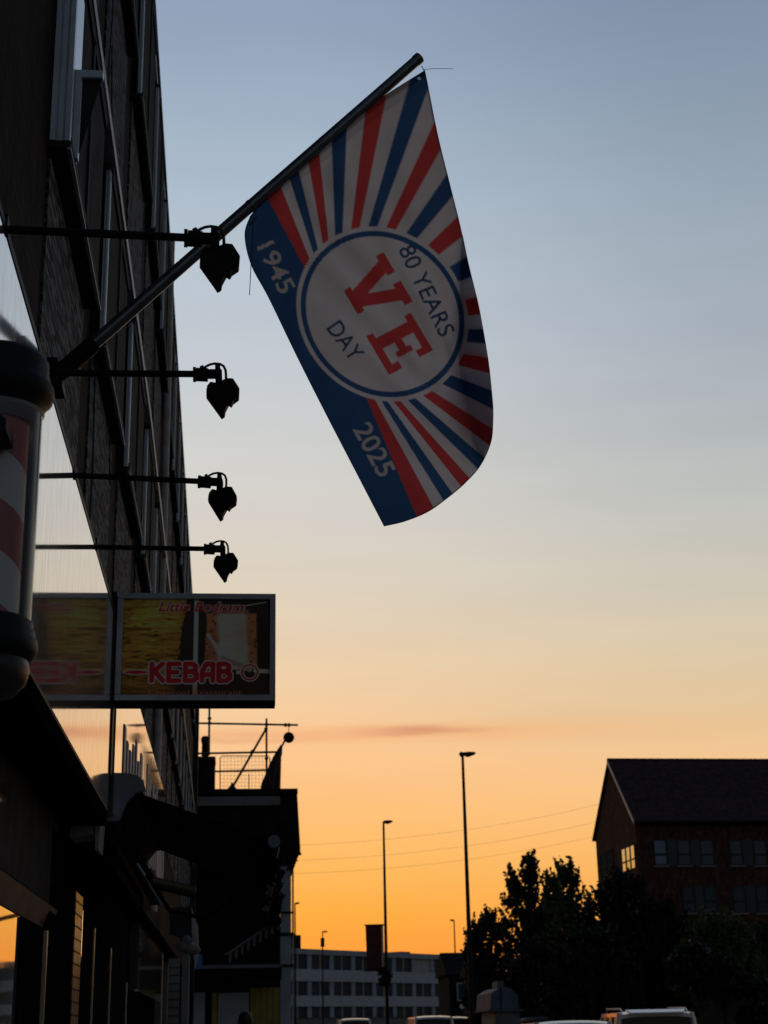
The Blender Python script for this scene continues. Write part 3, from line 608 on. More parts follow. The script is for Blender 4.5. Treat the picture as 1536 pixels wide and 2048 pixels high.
def fbm(sx, sy, seed, o=4): return sum(vnoise(sx*2**k, sy*2**k, seed+k)/2**k for k in range(o))/(2-.5**(o-1))
img = np.ones((PH,PW,3))*np.array((.016,.012,.012))
def blend(mask, c):
    global img
    img = img*(1-mask[...,None])+np.array(c)*mask[...,None] if np.ndim(c) == 1 else img*(1-mask[...,None])+c*mask[...,None]
def sm(x, a, b_): t = np.clip((x-a)/(b_-a), 0, 1); return t*t*(3-2*t)
# tall cone of layered meat on the left
wob = (fbm(3,24,11)-.5)*.03
rightedge = .395+(Yp-.5)*.07+wob
cone = sm(rightedge-X, 0, .012)*sm(X, -.05, .03)
lay = fbm(9,42,21); lay2 = fbm(22,70,31)
meat = np.array((.30,.19,.035))*(.25+1.35*np.clip(lay*1.5-.25,0,1.2))[...,None]
meat = meat*(1-sm(lay2,.55,.75)[...,None]*.65)
meat = meat+np.array((.10,.07,.02))*sm(fbm(14,60,41),.6,.72)[...,None]
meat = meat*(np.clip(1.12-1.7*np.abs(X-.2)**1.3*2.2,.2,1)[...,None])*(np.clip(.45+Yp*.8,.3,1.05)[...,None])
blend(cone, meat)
blend(((X > .482) & (X < .512)).astype(float), (.34,.32,.29))
# pale block of meat on the right with browned flanks and a knife
bx = np.maximum(np.abs(X-.735)/(.175+.0*Yp)-1, -9); by = np.abs(Yp-.56)/.30
blk = sm(1.0-np.maximum((np.abs(X-.735)/(.178+(fbm(6,8,61)-.5)*.02))**6+0*X, (by)**6), 0, .35)
pale = np.array((.30,.28,.25))*(.65+.6*fbm(10,10,71))[...,None]
flank = np.array((.20,.10,.05))*(.6+.9*fbm(18,18,81))[...,None]
fmask = sm(np.abs(X-.745)+.06*(fbm(7,7,91)-.5), .075, .125)
spot_ = sm(fbm(40,30,95), .62, .72)*.7
blk_img = pale*(1-fmask[...,None])+flank*fmask[...,None]; blk_img = blk_img*(1-spot_[...,None]*fmask[...,None])
blend(blk, blk_img)
top = sm(.90+.0*X-Yp, 0, .02)*sm(Yp, .84, .86)*sm(X, .6, .62)*sm(.86-X, 0, .02); blend(top*.8, (.17,.085,.04))
def line(xa, ya, xb, yb, w, c, taper=0):
    dx_, dy_ = (xb-xa), (yb-ya)*PH/PW; px_, py_ = X-xa, (Yp-ya)*PH/PW; L2 = dx_*dx_+dy_*dy_; t = np.clip((px_*dx_+py_*dy_)/L2, 0, 1)
    dd = np.hypot(px_-t*dx_, py_-t*dy_); blend(sm(w*(1-taper*t)-dd, 0, .003), c)
line(.58,.62,.70,.36,.012,(.36,.34,.31)); line(.68,.38,.86,.27,.02,(.16,.15,.14))
line(.83,.93,.97,.97,.005,(.28,.27,.25)); line(.90,.255,.99,.25,.016,(.27,.25,.22))
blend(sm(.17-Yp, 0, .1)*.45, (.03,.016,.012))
m = np.zeros((PH,PW), bool); put_text(m, 'Charcoal Restaurant', .50*PW, .035*PH, .62*PW, .055*PH, .0); img[m] = (.20,.085,.075)
# lettering drawn as thick strokes with a pale rim
def stroke_field(strokes, fx, fy):
    d = np.ones((PH,PW))*9
    for s in strokes:
        for (xa, ya), (xb, yb) in zip(s, s[1:]):
            ax, ay, bx_, by_ = fx(xa), fy(ya), fx(xb), fy(yb); dx_, dy_ = bx_-ax, by_-ay; L2 = dx_*dx_+dy_*dy_+1e-9
            t = np.clip(((X*PW-ax)*dx_+(Yp*PH-ay)*dy_)/L2, 0, 1); d = np.minimum(d, np.hypot(X*PW-ax-t*dx_, Yp*PH-ay-t*dy_)/PW) if d.max() < 9 else np.minimum(d, np.hypot(X*PW-ax-t*dx_, Yp*PH-ay-t*dy_)/PW)
    return d
GL = {'K': [[(0,0),(0,1)],[(0,.42),(.75,1)],[(.22,.55),(.8,0)]], 'E': [[(.75,1),(0,1),(0,0),(.75,0)],[(0,.5),(.6,.5)]],
      'B': [[(0,0),(0,1),(.5,1),(.72,.88),(.72,.66),(.5,.54),(0,.54)],[(.5,.54),(.8,.4),(.8,.14),(.55,0),(0,0)]],
      'A': [[(0,0),(0,.55),(.3,1),(.5,1),(.78,1),(.78,0)],[(0,.36),(.78,.36)]]}
dd = np.ones((PH,PW))*9; xs = .19
for ch in 'KEBAB':
    fx = lambda a, o=xs: (o+.0185+a*.092)*PW; fy = lambda a: (.155+a*.17)*PH
    dd = np.minimum(dd, stroke_field(GL[ch], fx, fy)); xs += .1115
skew = stroke_field([[(.03,.225),(.06,.225)]], lambda a: a*PW, lambda a: a*PH)
ks1 = np.hypot(np.maximum(np.abs(X-.115)-.085, 0), 0)+np.abs(Yp-.24)*PH/PW
lens = np.abs(Yp-.24)*PH/PW-.0135*(1-np.clip(np.abs(X-.105)/.085, 0, 1)**2)
rod = np.maximum(np.abs(X-.19)-.045, 0)+np.maximum(np.abs(Yp-.24)*PH/PW-.006, 0)
ring = np.abs(np.hypot(X-.862, (Yp-.24)*PH/PW)-.052)
rod2 = np.maximum(np.abs(X-.795)-.02, 0)+np.maximum(np.abs(Yp-.24)*PH/PW-.008, 0)
redc, rim = (.20,.010,.014), (.6,.54,.55)
tt = .0195
blend(sm(tt+.0065-dd, 0, .003), rim); blend(sm(.0065-np.maximum(lens, 0)-9*(np.abs(X-.105) > .09), 0, .003), rim); blend(sm(.014-ring, 0, .003), rim); blend(sm(.006-rod2, 0, .003), rim); blend(sm(.004-rod, 0, .002), rim)
blend(sm(tt-dd, 0, .003), redc); blend(sm(.0018-lens, 0, .002)*(np.abs(X-.105) < .082), redc); blend(sm(.0085-ring, 0, .003), redc); blend(sm(.001-rod2, 0, .002), redc); blend(sm(.001-rod, 0, .002), redc)
m = np.zeros((PH,PW), bool); put_text(m, 'Little Bodrum', .53*PW, .915*PH, .595*PW, .115*PH, .055, .28); img[m] = (.36,.28,.28)
m = np.zeros((PH,PW), bool); put_text(m, 'Little Bodrum', .53*PW, .915*PH, .58*PW, .10*PH, .022, .28); img[m] = (.24,.018,.022)
img = box_down(np.minimum(img*np.array((4.2,3.1,2.6)), .85), 2)
ph_, pw_ = img.shape[:2]
pv = [(x0+fw*.9+(x1-x0-1.8*fw)*i/(pw_-1), YS_, z0+fw*.9+(z1-z0-1.8*fw)*j/(ph_-1)) for j in range(ph_) for i in range(pw_)]
pf = [(j*pw_+i, j*pw_+i+1, (j+1)*pw_+i+1, (j+1)*pw_+i) for j in range(ph_-1) for i in range(pw_-1)]
M['print'] = printed('printed_sign', .3)
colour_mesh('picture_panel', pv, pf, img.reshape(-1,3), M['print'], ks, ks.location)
# ------------------------------------------------------------------ awning
YA = 9.75
aw = thing('awning', 'dark open shop awning with grey end cover reaching out under the kebab sign', 'awning', tuple(at(235,1600,YA)))
dA = Vector((0,3.2,0))
P = lambda u, v, Y=YA: at(u, v, Y)
b = MB(); b.prism([P(u,v) for u, v in ((182,1556),(195,1549),(222,1545),(258,1546),(276,1551),(287,1562),(291,1579),(270,1586),(256,1600),(247,1618),(239,1640),(225,1643),(209,1640))], (0,.05,0))
b.build('end_cover', mat('end_cover_grey', (.21,.24,.30), .6, var=.2, spec=.1), aw, .004)
CS = [P(u,v) for u, v in ((205,1560),(225,1552),(270,1553),(282,1565),(284,1578),(262,1584),(240,1610),(225,1612))]; b = MB(); b.prism([p_+Vector((0,.06,0)) for p_ in CS], dA); b.build('cassette', M['slate'], aw)
ridge = [(268,1580),(300,1588),(340,1600),(400,1622),(470,1650),(546,1683)]
b = MB(); n = len(ridge); ny = 12; vs = []
for j in range(ny+1):
    for i, (u, v) in enumerate(ridge):
        p = P(u, v); p.y += .06+(dA.y-.1)*j/ny; p.z -= .02*math.sin(math.pi*i/(n-1))*(1+.4*math.sin(j*2.1)); vs.append(p)
top_ = vs; bot = [p-Vector((0,0,.006)) for p in vs]
fs_ = [(j*n+i, j*n+i+1, (j+1)*n+i+1, (j+1)*n+i) for j in range(ny) for i in range(n-1)]
b.add(top_, fs_, True); b.add(bot, [f[::-1] for f in fs_], True); b.build('fabric', M['fabric'], aw)
e1 = P(548,1683)
b = MB(); b.tube([e1+Vector((0,.02,0)), e1+dA], .03, 16); b.build('front_bar', M['blackmatt'], aw)
b = MB(); b.tube([e1+Vector((0,-.015,0)), e1+Vector((0,.02,0))], .039, 24); b.build('bar_end_cap', mat('awning_end_cap_grey', (.16,.19,.25), .6, var=.15, spec=.1), aw, .004)
b = MB(); b.prism([P(558,1694),(P(560,1694)),P(555,1716),P(553,1716)], (0,.02,0)); b.build('bar_lit_edge', M['white'], aw)  # white sliver added as the lit edge of the bar end
b = MB(); vs = []; nn = 60
for j in range(nn+1):
    yy = .02+dA.y*j/nn; hgt = .17+.035*abs(math.sin(j*.55))
    vs += [e1+Vector((.012*math.sin(j*.9),yy,-.01)), e1+Vector((.02*math.sin(j*.9+1),yy,-hgt*.5)), e1+Vector((.03*math.sin(j*.9+1.4),yy,-hgt))]
b.add(vs, [(3*j+k, 3*j+k+1, 3*j+k+4, 3*j+k+3) for j in range(nn) for k in range(2)], True); b.build('valance', M['fabric'], aw)
for yo in (.5, 2.4):
    b = MB(); b.tube([P(232,1640)+Vector((0,yo,0)), P(308,1760)+Vector((0,yo,0)), P(380,1780)+Vector((.05,yo,.0)), e1+Vector((-.02,yo,-.02))], .018, 10); b.build('folding_arm', M['black'], aw)
b = MB(); b.tube([P(306,1762), P(392,1782)], .028, 10); b.build('arm_sleeve', mat('arm_olive', (.07,.06,.03), .5, var=.3), aw)
b = MB(); b.tube([P(274,1727), P(290,1752)], .009, 8); b.build('arm_lever', M['trim'], aw)

# shop bits under the awning, farther along the wall
bs = thing('box_sign', 'small dark box sign with a pale edge sticking out low beyond the awning', 'shop sign', tuple(at(345,1900,21)))
b = MB(); b.prism([at(u,v,21) for u, v in ((338,1816),(382,1813),(383,1876),(372,1880),(340,1868))], (0,.12,0)); b.build('box', M['darkpanel'], bs)
b = MB(); b.prism([at(u,v,20.98) for u, v in ((383,1813),(395,1850),(397,1905),(390,1935),(384,1880))], (0,.12,0)); b.build('pale_side', M['trim'], bs)
cb = MB()
for du, dv, r in ((366,1893,.09),(378,1897,.1),(390,1900,.07),(372,1880,.07)): cb.ball(at(du,dv,20.5), r, 8, .8)
tag(cb.build('cloth_bundle', M['render']), 'crumpled grey bundle on top of a pale post below the box sign', 'bundle')
pp = MB(); a, c = at(364,1908,20.4), at(379,1908,20.4); pp.box(a.x,c.x,20.4,20.6,0,a.z)
tag(pp.build('gate_post', M['render'], None, .01), 'pale square post at the shop front under the grey bundle', 'post')
pp = MB(); a, c = at(338,1893,19), at(360,1905,19)
for k in range(26): pp.box(a.x,c.x,19,19.03,.05+k*.09,.12+k*.09)
pp.box(a.x,c.x,19.031,19.05,.02,2.4)
tag(pp.build('slatted_gate', M['render']), 'narrow grey slatted gate beside the pale post', 'gate')

# ------------------------------------------------------------------ flat-roofed building with the terrace
YT = 46.0
q = lambda u, v, Y=YT: at(u, v, Y)
tb_ = thing('terrace_building', 'low dark building with roof terrace jutting out beyond the long brick building', 'building', tuple(Vector((q(480,2000).x, YT, gz(YT)))))
xl, xr = q(385,1640).x, q(596,1640).x
b = MB(); b.prism([q(385,1600),q(555,1597),q(594,1579),q(601,1700),q(592,1706),q(585,1722),q(556,1735),q(385,1735)], (0,9,0)); b.build('upper_storey', M['soot'], tb_)
b = MB(); b.box(xl, q(560,1600).x, YT-.12, YT-.001, q(480,1612).z, q(480,1594).z); b.build('cornice', M['render'], tb_)
b = MB(); b.box(xl, q(594,1579).x+.02, YT-.1, YT+9, q(560,1588).z, q(560,1578).z); b.build('parapet', M['soot'], tb_)
b = MB(); b.box(xl, q(563,1900).x, YT+1.5, YT+9, gz(YT)-.2, q(480,1734).z); b.build('lower_wall', M['soot'], tb_)
b = MB(); b.box(q(561,1900).x, q(582,1900).x, YT-.05, YT+.3, gz(YT)-.2, q(570,1733).z); b.build('corner_column', M['whitedim'], tb_)
b = MB(); b.box(q(584.5,1900).x, q(588,1900).x, YT+.1, YT+.2, gz(YT), q(588,1740).z); b.build('downpipe', M['trim'], tb_)
for v, r_ in ((1825,.03),(1868,.045),(1931,.03)): MB().tube([q(558,v,YT-.1), q(588,v,YT-.1)], r_, 8).build('pipe_clip', M['black'], tb_)
b = MB(); b.box(q(383,1940).x, q(561,1940).x, YT-1.2, YT-.05, q(480,1962).z, q(480,1936).z); b.build('canopy', M['blackmatt'], tb_)
b = MB(); b.box(q(383,1940).x, q(561,1940).x, YT-1.23, YT-1.201, q(480,1940).z, q(480,1933).z); b.build('canopy_edge', M['render'], tb_)
b = MB(); b.prism([q(440,1936),q(452,1936),q(562,1862),q(562,1850)], (0,.9,0)); b.build('stair_stringer', M['soot'], tb_)
b = MB()
for k in range(9):
    u = 458+k*12; v = 1925-k*8.1; b.box(q(u,v).x, q(u+5,v).x, YT-.08, YT-.03, q(u,v).z, q(u,v-22).z)
b.tube([q(452,1910,YT-.06), q(562,1836,YT-.06)], .035, 8); b.build('stair_balusters', M['render'], tb_)
for ua, ub, vt_, nm_, m_ in [(388,410,1985,'shopfront_panel','whitedim'),(436,498,1986,'shopfront_panel','whitedim'),(424,434,1986,'yellow_shutter','yellow')]+[(501+k*12,511+k*12,1975,'yellow_shutter','yellow') for k in range(5)]+[(511.5+k*12,512.6+k*12,1978,'pale_batten','trim') for k in range(4)]:
    MB().box(q(ua,2000).x, q(ub,2000).x, YT-(.1 if nm_ == 'pale_batten' else .06), YT+1.4, gz(YT)-.2, q(ua,vt_).z).build(nm_, M[m_], tb_)
ch = MB(); ch.box(q(394,1550).x, q(429,1550).x, YT+.5, YT+1.6, q(400,1605).z, q(400,1507).z); ch.box(q(392,1550).x, q(430,1550).x, YT+.45, YT+1.65, q(400,1513).z, q(400,1508).z)
cho = ch.build('chimney', M['soot'], tb_)
cp = q(411,1490, YT+1); s_ = (YT+1)/F
MB().lathe([(8*s_,-.33),(7.5*s_,-.2),(7.5*s_,.05),(9*s_,.1),(9*s_,.2),(6.5*s_,.26),(.01,.27)], cp, 20).build('chimney_pot', M['soot'], cho)
bsn = MB(); a, c = at(386,1910,44.5), at(404,1938,44.5); bsn.box(a.x, c.x, 44.5, 44.62, c.z, a.z)
tag(bsn.build('blue_sign', M['bluepanel'], None, .01), 'small bright blue panel above the canopy edge of the low dark building', 'sign')
# scaffold rails on the terrace roof
sc = thing('scaffold_frame', 'thin scaffold poles and rails standing on the roof terrace', 'scaffold', tuple(q(480,1580)))
YSc = YT+.4; qs = lambda u, v: at(u, v, YSc)
def pole(pts, r=.032): MB().tube([qs(*p) for p in pts], r, 8).build('pole', M['galv'], sc)
pole([(372,1446),(596,1450)]); pole([(419,1380),(418,1510)]); pole([(533,1437),(533,1555)]); pole([(533,1456),(463,1578)], .036); pole([(390,1507),(556,1504)]); pole([(428,1543),(540,1540)], .03)
for u, v in ((419,1446),(419,1437),(533,1449),(532,1458),(578,1450),(571,1450),(533,1517),(505,1503)): MB().ball(qs(u,v), .06, 8).build('clamp', M['galv'], sc)
b = MB()
for k in range(15): b.tube([qs(441+k*7,1513), qs(441+k*7,1580)], .0045, 4)
for k in range(10): b.tube([qs(440,1516+k*7), qs(540,1516+k*7)], .0045, 4)
b.tube([qs(440,1580), qs(440,1516), qs(444,1512), qs(536,1512), qs(540,1516), qs(540,1580)], .014, 6); b.tube([qs(498,1548), qs(498,1580)], .012, 6)
b.build('mesh_panel', M['galv'], sc)
b = MB(); b.lathe([(.16,0),(.12,.12),(.05,.2),(.02,.28)], qs(464,1584), 10); b.build('pole_foot', M['black'], sc)
gb = MB(); gc = qs(577.5,1475); gb.ball(gc, 11*YSc/F, 16); gl = gb.build('globe_lantern', M['blackmatt'])
tag(gl, 'round dark globe hanging from the end of the scaffold pole on the roof terrace', 'lantern')
MB().tube([gc+Vector((0,0,.1)), qs(577,1451)], .012, 6).build('hanger', M['cable'], gl)
ff = thing('furled_flag', 'furled dark cloth on a leaning staff at the corner of the roof terrace', 'flag', tuple(qs(540,1580)))
b = MB(); b.tube([qs(545,1580), qs(560,1500), qs(571,1478)], .03, 8); b.tube([qs(558,1580), qs(560,1500)], .045, 8); b.build('staff', M['galv'], ff)
b = MB(); out_ = [(520,1580),(523,1566),(530,1550),(538,1530),(547,1512),(556,1497),(562,1489),(565,1495),(564,1510),(559,1516),(560,1530),(556,1550),(557,1580)]
b.prism([qs(u,v) for u, v in out_], (0,.12,0)); b.build('cloth', mat('dark_red_cloth', (.03,.012,.016), .9, var=.4, scale=12), ff)

# ------------------------------------------------------------------ street lamps and wires
def post(u0, ut, vt, Y, heads, label, r=.075):
    p = at(ut, vt, Y); root = thing('street_lamp', label, 'street lamp', (p.x, Y, gz(Y)), 'street lamps along the road')
    g = Vector((p.x, Y, gz(Y)))
    b = MB(); b.tube([g, g+Vector((0,0,1.2)), g+Vector((0,0,1.25)), p+Vector((0,0,.0))], [r*1.5, r*1.5, r, r*.55], 14); b.build('post', M['black'], root)
    for du in heads:
        w = du*Y/F; sgn = 1 if w > 0 else -1
        b = MB(); b.prism([p+Vector((0,-.12,.02)), p+Vector((w*.45,-.12,.04)), p+Vector((w,-.1,.03)), p+Vector((w,-.1,-.02)), p+Vector((w*.45,-.12,-.1)), p+Vector((0,-.12,-.04))], (0,.24,0)); b.build('lamp_head', M['black'], root, .01)
    return root
post(940,925,1507,47,(26,-6),'tallest nearest street lamp with a double head, standing left of the trees')
post(770,767,1643,63,(18,),'tall single-headed street lamp carrying the dark red banner')
post(591,590,1806,104,(9,),'thin distant street lamp close beside the pale corner column')
post(646,645,1863,130,(10,),'shortest thin distant street lamp, left of the red banner before the white offices')
post(910,908,1840,118,(-8,),'thin distant street lamp with its head to the left, left of the tallest lamp')
post(1142,1141,1713,78,(-10,),'street lamp mostly hidden behind the trees with only its head showing')
sb = MB(); a = at(645,1876,129.8); sb.tube([a, a+Vector((0,0,-.7))], .16, 8)
tag(sb.build('banner_bracket', M['black']), 'small dark fitting on the shortest distant lamp post', 'fitting')
hb = thing('hanging_basket', 'dark bushy hanging basket on the single-headed lamp under the red banner', 'plant', tuple(at(769,1950,62.8)))
for i, (pts, lab) in enumerate(([((560,1692),(1200,1608)), 'topmost of the three faint overhead wires left of the brick gabled building'], [((560,1722),(1200,1642)), 'middle one of the three faint overhead wires crossing the orange sky'], [((560,1748),(1200,1670)), 'lowest of the three faint overhead wires crossing the orange sky'])):
    a, c = at(*pts[0],88), at(*pts[1],99); P_ = [a+(c-a)*t-Vector((0,0,.5*4*t*(1-t))) for t in [k/16 for k in range(17)]]
    tag(MB().tube(P_, .0055, 5).build('overhead_wire', M['cable']), lab, 'wire', 'overhead wires')

# ------------------------------------------------------------------ white office block and brick tower
def plane_hit(u, v, p0, n):
    d = Vector(ray(u, v)); c = Vector(CAM); t = (Vector(p0)-c).dot(n)/d.dot(n); return c+d*t
OA, OB = at(574,2000,165), at(908,2000,186); OA.z = OB.z = 0
od = (OB-OA); olen = od.length; od.normalize(); on = Vector((od.y,-od.x,0))
ob = thing('office_block', 'long low white office block with bands of windows at the end of the street', 'building', (OA.x, OA.y, gz(165)))
zo = lambda v: at(590, v, 166).z
def oslab(mb, s0, s1, z0, z1, d0, d1):
    p = [OA+od*s0+on*d0, OA+od*s0+on*d1, OA+od*s1+on*d1, OA+od*s1+on*d0]
    return mb.hexa([(k.x,k.y,z0) for k in p]+[(k.x,k.y,z1) for k in p])
zr = zo(1897)
b = MB(); oslab(b, -1, olen-1.2, .8, zr-.35, -12, -.3); b.build('core_wall', M['render'], ob)
b = MB(); oslab(b, -1, olen-1.2, zo(1908), zr, -.29, .15); b.build('roof_edge', M['whitedim'], ob)
for v0, v1, e in ((1938,1962,1.5),(1991,2013,.3)):
    b = MB(); oslab(b, -1, olen+e, zo(v1), zo(v0), -.29, .12); b.build('spandrel_band', M['white'], ob)
for v0, v1, rows in ((1908,1938,0),(1962,1991,1),(2013,2036,2)):
    for k in range(8):
        s0 = k*olen/8.1+.25; s1 = s0+olen/8.1-.6
        b = MB(); oslab(b, s1, s1+.6, zo(v1)+.02, zo(v0)-.02, -.29, .02); w = b.build('window', M['whitedim'], ob)
        b = MB(); oslab(b, s0, s1, zo(v1)+.02, zo(v0)-.02, -.28, -.15); b.build('pane', M['trim'] if (rows == 0 and k == 6) else M['glassf'], w)  # one top-row pane in pale grey stands in for a lit window
        b = MB(); oslab(b, (s0+s1)/2-.06, (s0+s1)/2+.06, zo(v1)+.02, zo(v0)-.02, -.15, -.1); b.build('mullion', M['alu'], w)
b = MB(); oslab(b, .9, 3.3, zr-.3, zo(1868), -6, -1); b.build('plant_room', M['soot'], ob)
b = MB(); oslab(b, 1.3, 2.8, zo(1868), zo(1864.5), -5.5, -1.5); b.build('plant_room_cap', M['soot'], ob)
b = MB(); oslab(b, 20.6, 22.2, zr-.3, zr+.25, -4, -1); b.build('roof_vent', M['render'], ob)
YBt = 62.9
bn = thing('banner', 'dark red upright banner on the single-headed street lamp', 'banner', tuple(at(750,1942,YBt)))
b = MB(); nn = 10; vs = []
for j in range(nn+1):
    v = 1851+(1941-1851)*j/nn
    for i in range(5):
        p = at(731+.35*j+(766-731-.35*j)*i/4, v-.25*i, YBt); p.y += .03*math.sin(i*1.3+j*.5); vs.append(p)
fs_ = [(j*5+i, j*5+i+1, (j+1)*5+i+1, (j+1)*5+i) for j in range(nn) for i in range(4)]
b.add(vs, fs_, True); b.add([p+Vector((0,.015,0)) for p in vs], [f[::-1] for f in fs_], True); b.build('cloth', mat('banner_cloth', (.11,.03,.03), .9, var=.3, scale=3, spec=.05), bn)
for v in (1850,1941): MB().tube([at(729,v+.5,YBt), at(769,v-.5,YBt)], .03, 8).build('banner_arm', M['black'], bn)
a, c = at(763,1900,YBt), at(767,1900,YBt); MB().box(a.x,c.x,YBt-.05,YBt-.03,at(765,1940,YBt).z,at(765,1852,YBt).z).build('edge_strip', M['trim'], bn)

# ------------------------------------------------------------------ brick gabled building
phi = R(2.5); ge = Vector((math.cos(phi), math.sin(phi), 0)); gg = Vector((-ge.y, ge.x, 0)); GW = 9.2; GL_ = 24
G0 = at(1277,1643,95); eave = G0.z; G0.z = 0; gb0 = gz(95)
apexp = plane_hit(1225,1524,G0+gg*GW/2,gg); ridge_z = apexp.z
gh = thing('gabled_building', 'large dark red brick building with steep roof and rows of windows on the right', 'building', (G0.x, G0.y, gb0))
gp = lambda s, t, z: Vector((G0.x,G0.y,0))+ge*s+gg*t+Vector((0,0,z))
b = MB(); b.prism([gp(0.02,0,gb0-.3),gp(0.02,0,eave),gp(0.02,GW,eave),gp(0.02,GW,gb0-.3)], ge*GL_); b.build('wall', M['brick_red'], gh)
b = MB(); b.prism([gp(0,0,gb0-.3),gp(0,0,eave),gp(0,GW/2,ridge_z-.12),gp(0,GW,eave),gp(0,GW,gb0-.3)], ge*-.25); b.build('gable_wall', M['brick_redx'], gh)
for t0, t1 in ((-.35, GW/2), (GW+.35, GW/2)):
    ez = eave-.1; b = MB(); b.hexa([gp(-.4,t0,ez),gp(GL_,t0,ez),gp(GL_,t1,ridge_z),gp(-.4,t1,ridge_z),gp(-.4,t0,ez+.15),gp(GL_,t0,ez+.15),gp(GL_,t1,ridge_z+.15),gp(-.4,t1,ridge_z+.15)]); b.build('roof', M['tile'], gh)
b = MB(); b.hexa([gp(-.45,-.4,eave-.22),gp(-.41,-.4,eave-.22),gp(-.41,GW/2,ridge_z-.1),gp(-.45,GW/2,ridge_z-.1),gp(-.45,-.4,eave+.05),gp(-.41,-.4,eave+.05),gp(-.41,GW/2,ridge_z+.17),gp(-.45,GW/2,ridge_z+.17)]); b.build('bargeboard', M['trim'], gh)
b = MB(); b.tube([gp(-.3,-.42,eave-.08), gp(GL_,-.42,eave-.08)], .09, 8); b.build('gutter', M['black'], gh)
b = MB(); b.tube([gp(-.4,GW/2,ridge_z+.15), gp(GL_,GW/2,ridge_z+.15)], .1, 8); b.build('ridge_tile', M['tile'], gh)
def gwin(u0, u1, v0, v1, split, m, open_=False):
    c = [plane_hit(u, v, G0, gg) for u, v in ((u0,v1),(u1,v1),(u1,v0),(u0,v0))]; z0, z1 = c[0].z, c[3].z
    s0 = (c[0]-G0).dot(ge); s1 = (c[1]-G0).dot(ge); f = MB(); t = .07
    def bx(mb, a, b_, za, zb, d0, d1): return mb.hexa([gp(a,d0,za),gp(b_,d0,za),gp(b_,d1,za),gp(a,d1,za),gp(a,d0,zb),gp(b_,d0,zb),gp(b_,d1,zb),gp(a,d1,zb)])
    zm = z0+(z1-z0)*split
    bx(f,s0,s0+t,z0,z1,-.06,.0); bx(f,s1-t,s1,z0,z1,-.06,.0); bx(f,s0+t,s1-t,z0,z0+t,-.06,0); bx(f,s0+t,s1-t,z1-t,z1,-.06,0); bx(f,s0+t,s1-t,zm-.06,zm+.06,-.06,0)
    w = f.build('window', M['slate'], gh); g = MB(); bx(g,s0+t,s1-t,z0+t,zm-.06,-.03,-.01); bx(g,s0+t,s1-t,zm+.06,z1-t,-.03,-.01); g.build('pane', m, w)
    si = MB(); bx(si,s0-.06,s1+.06,z0-.1,z0-.005,-.12,0); si.build('sill', M['render'], w)
    return s0, s1, z0, z1
top = [(1309,1336),(1356,1383),(1402,1430),(1461,1487),(1509,1536)]; low = [(1367,1392),(1410,1437),(1467,1494),(1514,1540)]
M['blind'] = mat('window_with_pale_blind', (.06,.078,.11), .4, var=.25, scale=.8, spec=.2); M['blindlight'] = mat('window_open_light', (.13,.18,.27), .4, var=.2, scale=.8, spec=.2)
for i, (a, c) in enumerate(top): gwin(a, c, 1679, 1731, .42, M['blindlight'] if i == 0 else M['blind'])
for a, c in low: gwin(a, c, 1772, 1826, .42, M['glassf'])
for row, prs, v0, v1 in (('t', [(1337,1355),(1384,1401),(1488,1508)], 1679, 1731), ('l', [(1393,1409),(1495,1513)], 1772, 1826)):
    for a, c in prs:
        k = [plane_hit(u, v, G0, gg) for u, v in ((a,v1),(c,v0))]; s0 = (k[0]-G0).dot(ge); s1 = (k[1]-G0).dot(ge)
        b = MB(); b.hexa([gp(s0,-.03,k[0].z),gp(s1,-.03,k[0].z),gp(s1,.0,k[0].z),gp(s0,0,k[0].z),gp(s0,-.03,k[1].z),gp(s1,-.03,k[1].z),gp(s1,0,k[1].z),gp(s0,0,k[1].z)]); b.build('infill_panel', M['bluegrey'], gh)
def gablewin(u0, u1, v0, v1, m, bars):
    pl = gp(-.25,0,0); k = [plane_hit(u, v, pl, ge) for u, v in ((u1,v1),(u0,v0))]; t0, t1 = [(x-pl).dot(gg) for x in k]; z0 = k[0].z; z1 = plane_hit(u1, v0, pl, ge).z
    def bx(mb, a, b_, za, zb, d0, d1): return mb.hexa([gp(-.25-d0,a,za),gp(-.25-d1,a,za),gp(-.25-d1,b_,za),gp(-.25-d0,b_,za),gp(-.25-d0,a,zb),gp(-.25-d1,a,zb),gp(-.25-d1,b_,zb),gp(-.25-d0,b_,zb)])
    f = MB()
    for j in range(bars+1): a = t0+(t1-t0-.1)*j/bars; bx(f, a, a+.1, z0, z1, 0, .06)
    for zz in (z0, z0+(z1-z0)*.38, z1-.08): bx(f, t0+.1, t1-.1, zz, zz+.08, 0, .055)
    w = f.build('window', M['slate'], gh); g = MB(); bx(g, t0+.02, t1-.02, z0+.02, z1-.02, .005, .02); g.build('pane', m, w)
M['glasspale'] = glassy('pale_mirror_glass', (.55,.62,.85), .9, .06)
gablewin(1241,1273,1685,1737,M['glasspale'],3); gablewin(1199,1229,1694,1748,M['darkpanel'],2)

